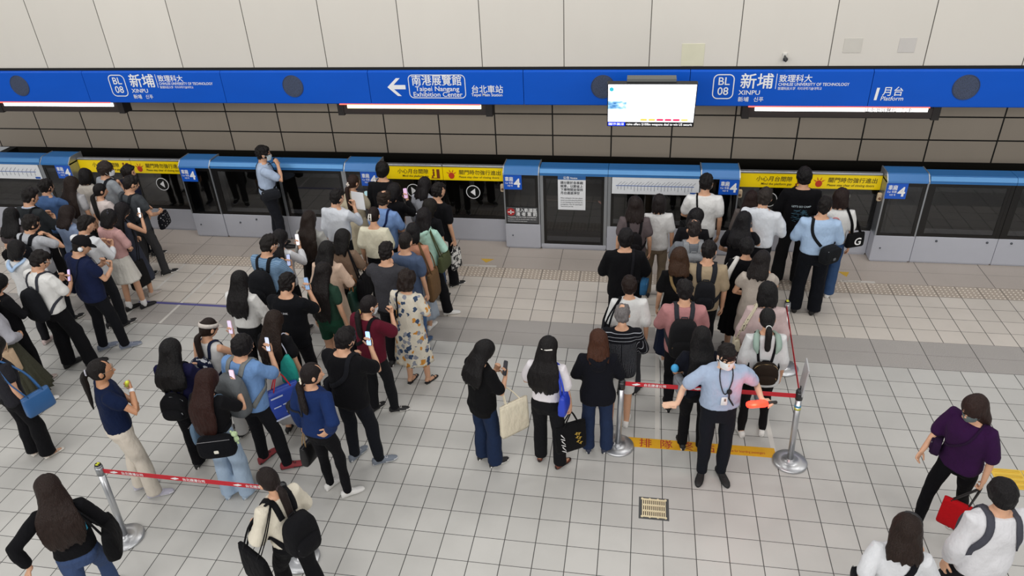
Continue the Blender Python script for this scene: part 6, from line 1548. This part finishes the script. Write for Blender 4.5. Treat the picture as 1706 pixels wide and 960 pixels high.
person(160, 602, 1.73, 42, 'f', 'person with a ponytail and spectacles in a navy blouse and cream trousers', T('#141f3c', sleeve=.45, loose=1.35, hem=.94), ('wide', '#d6cdc0'), HR('pony', '#15100f', length=1.22), head=(-2, 12), arms=('cross', 'chin'), feet=((.13, .06, 20), (-.10, -.02, 5)), shoes=('#b9b7c6', '#dcdbe2'), fine=True, skin=TAN, wear=[(make_glasses, '#8a7a6a'), (hair_tie, '#b9b9c4', (0, -.128, .018), .026), (lambda f, r: band(f, r, 'watch', [f.arm[0]['W']+f.arm[0]['d']*q for q in (-.02, -.002)], .029*f.s, '#d9dce0'),), (lambda f, r: [band(f, r, 'sock', [g['A']+np.array((0, 0, q)) for q in (-.03, .0, .03)], .042*f.s, '#16161a') for g in f.leg],)],
  acc=[(held, ('yellow_cup', 'small yellow cup held at the chin of the navy blouse', 'cup', 0, lambda A, p, d, n, t: (A.part('cup_body', MB().tube([p+n*.02-t*.04, p+n*.02+t*.045], [.020, .024], 12), plain('cup_yellow', '#d7dd4a', 0.4)), A.part('cup_lid', MB().tube([p+n*.02+t*.045, p+n*.02+t*.056], [.026, .024], 12), plain('cup_white', '#e3e6dc', 0.4)))))])
c = person(72, 793, 1.62, -35, 'f', 'walking person with long brown hair and a black jacket with a blue graphic', T('#121215', sleeve=1.75, loose=1.45, hem=.94), ('reg', '#36486e', dict(pat='denim', col2='#47597d')), HR('long', '#251915', length=1.10), head=(10, -10), arms=('reach', 'forearm'), feet=((.07, .26, 0), (-.08, -.26, 0)), lean=6, fine=True,
  acc=[(side_bag, 'black shoulder bag of the walking person with the blue graphic', dict(col='#101012', side=1, x=.27, y=-.02, top=1.10, w=.34, h=.26, d=.13))])
gp = MB(); gp.add([(.03, 0, 1.14), (.135, 0, 1.16), (.14, 0, 1.30), (.04, 0, 1.30)], [(0, 1, 2, 3)])
def back_patch(c, mb, col, name):
    m2 = MB(); n = 10; (x0, x1, z0, z1) = mb
    for i in range(n+1):
        for j in range(n+1):
            x = x0+(x1-x0)*i/n; z = z0+(z1-z0)*j/n; h = c['bvh'].ray_cast(Vector((x, -1.2, z)), Vector((0, 1, 0)))
            m2.v.append((x, (h[0][1] if h[0] is not None else -.15)-.004, z))
    m2.n = len(m2.v)
    for i in range(n):
        for j in range(n): a = i*(n+1)+j; m2.f.append((a, a+1, a+n+2, a+n+1)); m2.mi.append(0)
    build(name, m2, cloth(col) if isinstance(col, str) else col, c['root'], True)
back_patch(c, (.02, .15, 1.07, 1.27), '#3f9fc0', 'jacket_print')
print_on(c, [dict(s='o o', size=.08, origin=(.05, 0, 1.15), xdir=(1, 0, 0), ydir=(0, 0, 1), depth=0, bold=.06)], '#d9873f', 'jacket_print')
person(437, 780, 1.60, -62, 'f', 'walking person with a dark ponytail and a cream top carrying a black tote', T('#dcd5c4', sleeve=1.55, loose=1.45, hem=.96, puff=.02), ('wide', '#131316'), HR('lowpony', '#1c1311', length=1.16), head=(12, -5), arms=('forearm', 'swing_f'), feet=((.07, -.2, 0), (-.07, .22, 0)), lean=5, fine=True, wear=[(hair_tie, '#2a1a1c', (0, -.115, -.075), .022)],
  acc=[(backpack, 'black backpack behind the walking cream top', dict(col='#151518', w=.28, h=.38, d=.15, z=1.12, strapw=.05)), (side_bag, 'black tote hanging in front of the walking cream top', dict(col='#111114', side=-1, x=.30, y=.10, top=.98, w=.36, h=.38, d=.09))])

# ---- three in the open, and the queue between the stanchions
person(813, 565, 1.60, 38, 'f', 'person in an oversized black tee and wide dark jeans using a phone', T('#101012', sleeve=.76, loose=1.6, hem=.80), ('baggy', '#1d2a44', dict(pat='denim', col2='#24324f')), HR('long', '#100e0f', length=1.24), head=(24, 10), arms=('phone', 'phone'), feet=((.10, .04, 10), (-.10, .02, 0)), shoes=('#1a1a1e', '#ecebe8'), fine=True,
  acc=[(side_bag, 'cream canvas tote on the oversized black tee', dict(col='#dcd3bd', hold=0, hang='F', drop=.10, w=.34, h=.40, d=.07, yaw=-.15, shift=(.16, -.02, 0))), (phone, 'black phone in the hands of the oversized black tee', dict(arm=0, screen='#3a3d44', case='#0f1012', glow=.4))])
def prints(A, L, w, h, d):
    for sx in (-1, 1):
        mb = MB(); P = []
        for k in range(3):
            cz = -.10-.085*k
            mb.tube([L(sx*(d*.52+.003), -.128+.008*k, cz+.034), L(sx*(d*.52+.003), -.098+.008*k, cz-.012)], [.015, .008], 6, flat=.4); mb.tube([L(sx*(d*.52+.003), -.135+.008*k, cz-.012), L(sx*(d*.52+.003), -.10+.008*k, cz-.034)], [.007, .012], 6, flat=.4)
        A.part('white_print', mb, plain('print_white', '#e8e8e8', 0.6))
        mb = MB()
        for q, (yy, zz) in enumerate(((.04, -.10), (.07, -.11), (.05, -.15), (.08, -.17), (.06, -.21), (.09, -.24))):
            mb.tube([L(sx*(d*.52+.003), yy-.015, zz), L(sx*(d*.52+.003), yy+.015, zz+.012)], .006, 6, flat=.4); mb.tube([L(sx*(d*.52+.003), yy, zz-.014), L(sx*(d*.52+.003), yy, zz+.018)], .005, 6, flat=.4)
        A.part('gold_print', mb, plain('print_gold', '#b9983c', 0.5))
person(914, 562, 1.62, 8, 'f', 'person in a white blouse with a pearl hair clip and brown loafers', T('#e3dfe3', sleeve=.7, loose=1.25, hem=.99, puff=.006), ('wide', '#17171a'), HR('long', '#120f10', length=1.14), head=(10, 8), arms=('clasp', 'carry'), feet=((.14, -.02, 30), (-.11, .05, 0)), shoes=('#6b3322', '#2a1812', 'flat'), fine=True, wear=[(lambda f, r: band(f, r, 'hair_clip', [f.hp(q) for q in ((-.02, -.128, .03), (.03, -.128, .028), (.075, -.10, .03))], .011*f.s, '#e9e6df', .5, .3),)],
  acc=[(side_bag, 'bright blue shoulder bag on the white blouse', dict(col='#2440b8', side=1, x=.20, y=-.09, top=1.16, w=.24, h=.22, d=.09, leather=True, taper=.2)), (side_bag, 'black paper bag with white and gold print held by the white blouse', dict(col='#141416', hold=0, w=.34, h=.34, d=.12, drop=.17, yaw=-.9, name='paper_bag', extra=prints))])
person(997, 549, 1.58, -6, 'f', 'person with a copper brown bob and a black hooded jacket', T('#14151c', sleeve=1.85, loose=1.6, hem=.82, hood=True, flare=.12), ('wide', '#202c47', dict(pat='denim', col2='#2b3a58')), HR('lob', '#422517'), head=(12, 0), arms=('clasp', 'forearm'), feet=((.12, .02, 40), (-.1, .03, -5)), shoes=('#2a3045', '#d9d8d5'), fine=True)
person(1037, 505, 1.60, -4, 'f', 'grey haired person in a black pinstriped blouse and white shorts', T('#15161b', sleeve=.95, loose=1.6, hem=.82, pat='pinstripe', col2='#a9acb4'), ('wide', '#dadad8', dict(length=.52)), HR('bald', '#6e6a6a'), head=(20, 0), arms=('clasp', 'clasp'), w=1.06, feet=((.10, .02, 12), (-.10, .0, -8)), shoes=WS)
person(1049, 458, 1.60, -4, 'f', 'person with short brown hair and a white tee beside a black sack', T('#dfe0df', sleeve=.95, loose=1.5), ('reg', '#3a3b40'), HR('bowl', '#1f130f'), head=(16, 0), feet=((.14, .0, 30), (-.09, .0, 0)), shoes=BS, acc=[(side_bag, 'large black sack on the shoulder of the white tee', dict(col='#15161a', side=-1, x=.25, y=-.04, top=1.12, w=.34, h=.40, d=.12))])
person(1043, 380, 1.72, -2, 'm', 'person in a wide black cape top with a cross strap', T('#0f0f12', sleeve=.95, loose=1.7, hem=.84), ('baggy', '#111114'), HR('bowl', '#100d0e'), head=(14, 0), arms=('clasp', 'clasp'), w=1.08, acc=[(crossbody, 'denim blue bag at the hip of the black cape top', dict(col='#2c5a80', side=1, phi=-10, strapw=.035, strap='#1a1a1e', w=.2, h=.2))])
person(1059, 328, 1.66, -2, 'f', 'person with brown hair and a grey brown tee under the route map', T('#5f5557', sleeve=.66, loose=1.25), ('reg', '#232327'), HR('lob', '#1f1614'), head=(8, 0), acc=[(backpack, 'thin black backpack on the grey brown tee', dict(col='#191719', w=.22, h=.30, d=.09, z=1.10, strapw=.035))])
person(1099, 324, 1.59, -2, 'f', 'person in a printed white tee and khaki trousers under the route map', T('#dad9d8', sleeve=.66, loose=1.4), ('reg', '#8a7a66'), HR('bob', '#1c1616'), head=(8, 4))
person(1178, 290, 1.79, 2, 'm', 'tall man in a white tee with a black strap by the gate post', T('#e0e0df', sleeve=.70, loose=1.3), ('reg', '#17171b'), HR('short', '#120f0f'), head=(6, 12), arms=('clasp', 'down'), acc=[(crossbody, 'black sling bag on the tall man in the white tee', dict(col='#111113', side=-1, phi=200, strapw=.025)), ], wear=[(make_mask, '#dfe5e8')])
person(1163, 347, 1.60, 8, 'f', 'person with bobbed black hair behind the balding man', T('#17171a', sleeve=.7), ('reg', '#17171a'), HR('bob', '#100d0f'), head=(14, 30), wear=[(make_mask, '#dfe5e8')])
person(1157, 365, 1.71, -2, 'm', 'balding man in a grey tee with a grey backpack', T('#72767c', sleeve=.66, loose=1.25), ('reg', '#33363c'), HR('bald', '#241e1d'), head=(16, 0), w=1.08, arms=('phone', 'phone'), acc=[(backpack, 'grey backpack on the balding man', dict(col='#85888c', w=.28, h=.40, d=.12, strap='#8b8e92', strapw=.07))])
person(1132, 412, 1.63, -4, 'f', 'person with a caramel bob, black tee and a tan strap', T('#0f0f11', sleeve=.7, loose=1.15), ('skirt', '#1b2236', dict(length=.22, flare=.06, pleats=9, amp=.005)), HR('lob', '#382416'), head=(14, 0), arms=('down', 'clasp'), shoes=WS, acc=[(crossbody, 'tan strapped bag on the black tee beside the khaki tee', dict(col='#8d7752', side=-1, phi=0, strapw=.035, w=.2))])
person(1183, 401, 1.72, 2, 'm', 'man in a khaki tee with a black one shoulder backpack', T('#a3937a', sleeve=.76, loose=1.35), ('reg', '#16161a'), HR('short', '#151111'), head=(10, 12), arms=('phone', 'down'), wear=[(make_mask, '#d7dde2')], acc=[(backpack, 'black backpack hanging on the khaki tee', dict(col='#1a1b1f', w=.24, h=.36, d=.13, z=1.12, strap='#26282d', strapw=.06))])
person(1142, 465, 1.70, -2, 'm', 'man in a dusty pink tee with a black and tan backpack', T('#b17d7e', sleeve=.95, loose=1.45), ('reg', '#16171b'), HR('short', '#141011'), head=(16, 0), arms=('phone', 'phone'), feet=((.1, .04, 8), (-.09, -.03, -5)), shoes=BS, acc=[(backpack, 'black backpack with tan zips on the dusty pink tee', dict(col='#1b1b1d', w=.31, h=.47, d=.15, z=1.13, trim='#a3815a', strap='#33353b', strapw=.05))])
person(1170, 545, 1.575, -4, 'f', 'person with long black hair and a dark tee with a blue charm', T('#14161f', sleeve=.66, loose=1.2), ('reg', '#121215'), HR('long', '#0f0d0e', length=1.12), head=(12, 0), arms=('clasp', 'clasp'), feet=((.11, .0, 8), (-.10, .05, -8)), shoes=BS,
  acc=[(crossbody, 'grey bag with a round blue charm on the dark tee', dict(col='#84888f', side=1, phi=192, z=1.02, strapw=.03, w=.22, flap=False)), (held, ('bag_charm', 'round bright blue charm at the elbow of the dark tee', 'charm', 1, lambda A, p, d, n, t: A.part('pompom', MB().ell((-.25, -.05, 1.14), (.04, .04, .045)), plain('charm_blue', '#3f9fd6', 0.7))))])
person(1280, 512, 1.62, -2, 'f', 'person in a white blouse with a green hair tail and brown mini backpack', T('#d8dadb', sleeve=1.35, loose=1.6, hem=.82, flare=.15), ('slim', '#141315'), HR('lowpony', '#161616', length=1.30), head=(18, 0), arms=('down', 'down'), feet=((.13, .02, 12), (-.12, -.02, -12)), shoes=WS, fine=True, wear=[(hair_tie, '#dfe3e2', (0, -.115, -.075), .024), (lambda f, r: [band(f, r, 'satin_shoulder', [f.T(np.array(q)*f.s) for q in smooth_curve([(sd*.085, .03, 1.45), (sd*.11, -.06, 1.45), (sd*.12, -.14, 1.36), (sd*.10, -.155, 1.28)], 10)], [.02*f.s]*3+[.034*f.s]*5+[.03*f.s, .02*f.s, .012*f.s], '#8fa69b', .5) for sd in (-1, 1)],)],
  acc=[(backpack, 'brown mini backpack with a gold zip on the white blouse', dict(col='#2a221c', w=.26, h=.25, d=.11, z=1.06, trim='#b89b6a', strap='#17161a', strapw=.028, shape=2.8))])
person(1281, 470, 1.62, 2, 'f', 'person with a black bob and a sheer blush blouse by the capped stanchion', T('#c8b3b2', sleeve=1.6, loose=1.7, hem=.86, puff=.02), ('wide', '#8b8f96'), HR('bob', '#111011'), head=(12, 0), acc=[(side_bag, 'cream dotted pouch beside the sheer blush blouse', dict(col='#d5cdb4', side=-1, x=.26, y=-.02, top=1.0, w=.18, h=.14, d=.08, pat='dots', col2='#26262a', name='pouch'))])
person(1273, 417, 1.64, 6, 'f', 'person with long black hair and an oat coloured long vest holding a phone', T('#b9b0a6', sleeve=.4, loose=1.45, hem=.60, flare=.10), ('reg', '#2a2a2e'), HR('lob', '#181313'), head=(16, 20), arms=('clasp', 'phone_hi'), acc=[(phone, 'pink phone in front of the oat coloured vest', dict(arm=0, screen='#d2b9dc', case='#e0b6cf'))])
person(1245, 394, 1.61, 0, 'f', 'person with rounded black hair and a black dress with a white strap', T('#101013', sleeve=.6, loose=1.2, hem=.90), ('skirt', '#101013', dict(length=.35, flare=.06)), HR('bowl', '#100e10'), head=(18, 0), acc=[(side_bag, 'black bag with a broad white strap on the black dress', dict(col='#17171b', side=-1, x=.23, y=-.03, top=1.1, w=.28, h=.30, d=.08, handle='#dcdad6', leather=True, thick=.015))])
person(1242, 353, 1.62, 10, 'f', 'person with long black hair raising a dark camera phone', T('#121216', sleeve=.6, loose=1.1), ('reg', '#15151a'), HR('long', '#110f12', length=1.25), head=(8, 20), arms=('clasp', 'phone_hi'), acc=[(phone, 'dark phone raised beside the white shirted man', dict(arm=0, screen='#3c4048', case='#111215', glow=.4))])
person(1277, 314, 1.79, 14, 'm', 'man with greying hair in a white shirt, arms folded', T('#d6dbe2', sleeve=.95, loose=1.35, hem=.97, collar=True), ('reg', '#15161a'), HR('short', '#2c2622'), head=(6, 15), arms=('cross', 'forearm'), w=1.06)
person(1254, 319, 1.55, 10, 'f', 'person with dark brown hair behind the greying man', T('#6b6360', sleeve=1.5), ('reg', '#26262b'), HR('long', '#241612', length=1.25), head=(8, 10))
c = person(1342, 279, 1.83, 2, 'm', 'tall man in a black tee with a blue printed back and wide trousers', T('#111114', sleeve=.95, loose=1.4, hem=.90), ('baggy', '#1f1f21'), HR('bowl', '#0f0d0e'), head=(4, 0), arms=('forearm', 'down'), feet=((.12, .02, 10), (-.14, .05, -12)), shoes=BS,
  acc=[(side_bag, 'brown paper carrier bag by the tall man with the printed tee', dict(col='#94734e', hold=0, w=.26, h=.32, d=.10, drop=.14, name='paper_bag'))])
print_on(c, [dict(s="LET'S GO CAMP", size=.036, origin=(0, 0, 1.30), xdir=(1, 0, 0), ydir=(0, 0, 1), depth=0, bold=.015, align='CENTER')], '#b9c9cf', 'shirt_print')
mbp = MB(); rr = random.Random(5)
for k in range(46):
    x, z = rr.uniform(-.10, .10), rr.uniform(1.08, 1.26); 
    if abs(x)/.11+abs((z-1.17)/.11)*.7 > 1.15: continue
    a = rr.uniform(-.5, .5); L_ = rr.uniform(.012, .035); y = lambda x_, z_: (lambda h: (h[0][1] if h[0] is not None else -.16)-.004)(c['bvh'].ray_cast(Vector((x_, -1.2, z_)), Vector((0, 1, 0))))
    p, q = (x-L_*math.cos(a), z-L_*math.sin(a)), (x+L_*math.cos(a), z+L_*math.sin(a)); mbp.tube([(p[0], y(*p), p[1]), (q[0], y(*q), q[1])], .0026, 5, flat=.5)
build('shirt_print', mbp, plain('print_steel', '#3f6f86', 0.6), c['root'])
person(1377, 329, 1.73, 6, 'm', 'man in a pale blue shirt and black trousers with a bulky black bag', T('#a9c3e2', sleeve=.95, loose=1.3, hem=.97), ('baggy', '#14161c'), HR('short', '#151110'), head=(6, 25), arms=('clasp', 'clasp'), w=1.12, feet=((.12, .0, 30), (-.13, .03, 0)), shoes=BLKS,
  acc=[(crossbody, 'bulky black camera bag on the pale blue shirt', dict(col='#1b1d20', side=-1, phi=-48, z=1.02, w=.27, h=.24, d=.13, strapw=.04, mark='#5c6064', zipc='#8a8c90'))])
c = person(1404, 314, 1.66, 10, 'f', 'person with a brown bob, white tee and blue jeans beside the man in pale blue', T('#dededc', sleeve=.70, loose=1.45, hem=.94), ('wide', '#2c4468', dict(pat='denim', col2='#44608a')), HR('bob', '#221613'), head=(8, 5), arms=('clasp', 'down'), feet=((.09, .02, 20), (-.09, -.03, 0)), shoes=WS, wear=[(lambda f, r: band(f, r, 'headband', [f.hp((.09*math.cos(t)+.012, -.03, .02+.105*math.sin(t))) for t in np.linspace(-1.0, .9, 12)], .006*f.s, '#c9d0c4'),)],
  acc=[(side_bag, 'black shoulder bag with a white emblem over the blue jeans', dict(col='#121214', side=1, x=.27, y=-.05, top=1.12, w=.26, h=.20, d=.08, yaw=-1.0, mark=[('G', .15, -.04, -.16, '#ececec')]))])
mbp = MB(); P = []
for t in np.linspace(.3, 2.9, 12): x, z = -.02+.05*math.cos(t), 1.24+.05*math.sin(t); h = c['bvh'].ray_cast(Vector((x, -1.2, z)), Vector((0, 1, 0))); P.append((x, (h[0][1] if h[0] is not None else -.15)-.004, z))
mbp.tube(P, .010, 6, flat=.4); build('shirt_print', mbp, plain('print_red', '#c05560', 0.6), c['root'])

# ---- staff with the glowing baton, facing the camera
S = person(1213, 577, 1.68, 172, 'm', 'masked staff member in pale blue holding a glowing red baton', T('#a9bad4', sleeve=.70, loose=1.3, hem=.98, collar=True), ('reg', '#191b22'), HR('short', '#15100f'), head=(2, 0), arms=('beacon', 'out'), feet=((.10, .02, 22), (-.10, .03, -12)), shoes=BLKS, fine=True, skin=PALE, w=1.08, wear=[(make_mask, '#e9edf0')],
  acc=[(held, ('signal_baton', 'glowing red baton in the hand of the masked staff member', 'baton', 1, lambda A, p, d, n, t: (A.part('baton_light', MB().tube([p+np.array((.05, .02, .01)), p+np.array((.20, .05, .025))], [.036, .034], 14), emit('baton_red', '#ff2a1a', 5.0)), A.part('baton_grip', MB().tube([p+np.array((.055, .02, .01)), p+np.array((-.06, .0, .005))], .017, 12), plain('baton_grip', '#2a2422', 0.5)))))])
def lanyard(c):
    f = c['f']; s = f.s; A = Acc(c, 'lanyard_badge', 'white name badge on a cord down the chest of the masked staff member', 'badge')
    b = MB(); ribbon(b, [(-.055*s, -.02*s, 1.46*s), (-.06*s, .09*s, 1.38*s), (.0, .14*s, 1.20*s), (.06*s, .09*s, 1.38*s), (.055*s, -.02*s, 1.46*s)], c['bvh'], .010); A.part('cord', b, cloth('#33353b'))
    h = c['bvh'].ray_cast(Vector((0, 1.2, 1.14*s)), Vector((0, -1, 0))); y = (h[0][1] if h[0] is not None else .14)+.008
    m_ = MB(); m_.rbox((-.03, y, 1.08*s), (.03, y+.005, 1.18*s), .008, axis=1); A.part('badge_card', m_, plain('badge_white', '#e8eaec', 0.4)); m_ = MB(); m_.box((-.016, y+.005, 1.13*s), (.004, y+.0065, 1.165*s)); A.part('badge_photo', m_, plain('badge_photo', '#8c7a70', 0.5)); A.done()
    A = Acc(c, 'clip_microphone', 'black round microphone hanging on the pale blue shirt of the masked staff member', 'microphone')
    h = c['bvh'].ray_cast(Vector((-.045, 1.2, 1.25*s)), Vector((0, -1, 0))); y = (h[0][1] if h[0] is not None else .14)+.02
    e = MB(); e.ell((-.035, y, 1.255*s), (.026, .024, .028)); A.part('foam_head', e, plain('foam_black', '#141416', 0.9)); e = MB(); e.tube([(-.035, y, 1.235*s), (-.04, y-.003, 1.17*s), (-.085, y-.03, 1.08*s), (-.13, y-.09, .98*s)], .008, 8); A.part('microphone_cable', e, plain('foam_black', '#141416', 0.9)); A.done()
lanyard(S)
lp = bpy.data.lights.new('baton_glow', 'POINT'); lp.energy = 2.0; lp.color = (1, .12, .08); lp.shadow_soft_size = .03
pc = S['f'].palm(1); wp = (Matrix.Translation(S['root'].location) @ Matrix.Rotation(S['root'].rotation_euler[2], 4, 'Z')) @ Vector(pc[0]+np.array((.15, .10, .05)))
lo = bpy.data.objects.new('baton_glow', lp); lo.location = wp; COL.objects.link(lo)

# ---- walking at the edge of the frame
person(1626, 664, 1.62, -128, 'f', 'walking person in a purple tee with a grey mask and a brown bob', T('#34173f', sleeve=.95, loose=1.3, hem=.84, neck=.8), ('slim', '#0f0f12'), HR('lob', '#2c1c18'), head=(12, 0), w=1.1, arms=('carry', 'swing_f'), feet=((.07, .26, 0), (-.08, -.24, 0)), lean=5, fine=True, wear=[(make_mask, '#5f6b6c')],
  acc=[(side_bag, 'bright red carrier bag carried by the person in purple', dict(col='#c0171f', hold=1, w=.26, h=.30, d=.07, drop=.16, handle='#1a1516', yaw=-1.25, shift=(.05, .14, 0))), (crossbody, 'dark purple sling bag across the purple tee', dict(col='#2a1833', side=-1, phi=25, z=1.0, strapw=.02, w=.2, h=.16))])
person(1516, 858, 1.60, 15, 'f', 'walking person in a white tee with shaggy brown hair and a black band', T('#dadce0', sleeve=.76, loose=1.4), ('reg', '#2a2c33'), HR('lob', '#251914'), head=(14, -6), arms=('swing_b', 'strap'), fine=True, feet=((.08, .2, 0), (-.08, -.2, 0)), wear=[(lambda f, r: band(f, r, 'wrist_band', [f.arm[1]['W']+f.arm[1]['d']*q for q in (-.03, -.01)], .03*f.s, '#17171a'),), (lambda f, r: band(f, r, 'hair_band', [f.hp((.096*math.cos(t), .0, .03+.103*math.sin(t))) for t in np.linspace(.1, 1.8, 10)], .016*f.s, '#1d1d20', .5),)],
  acc=[(crossbody, 'black strap bag on the white tee with shaggy hair', dict(col='#15161b', side=1, phi=195, strapw=.05))])
person(1676, 799, 1.66, -8, 'm', 'walking person with a round black haircut in a loose white shirt', T('#dcdce0', sleeve=1.7, loose=1.6, hem=.84, puff=.012), ('reg', '#15151a'), HR('bowl', '#131012'), head=(10, 6), arms=('down', 'clasp'), w=1.08, fine=True, feet=((.08, -.18, 0), (-.08, .2, 0)),
  acc=[(front_pack, ('grey backpack worn on the chest of the loose white shirt', '#4a4b54'))])
bpy.data.scenes.remove(TMP)
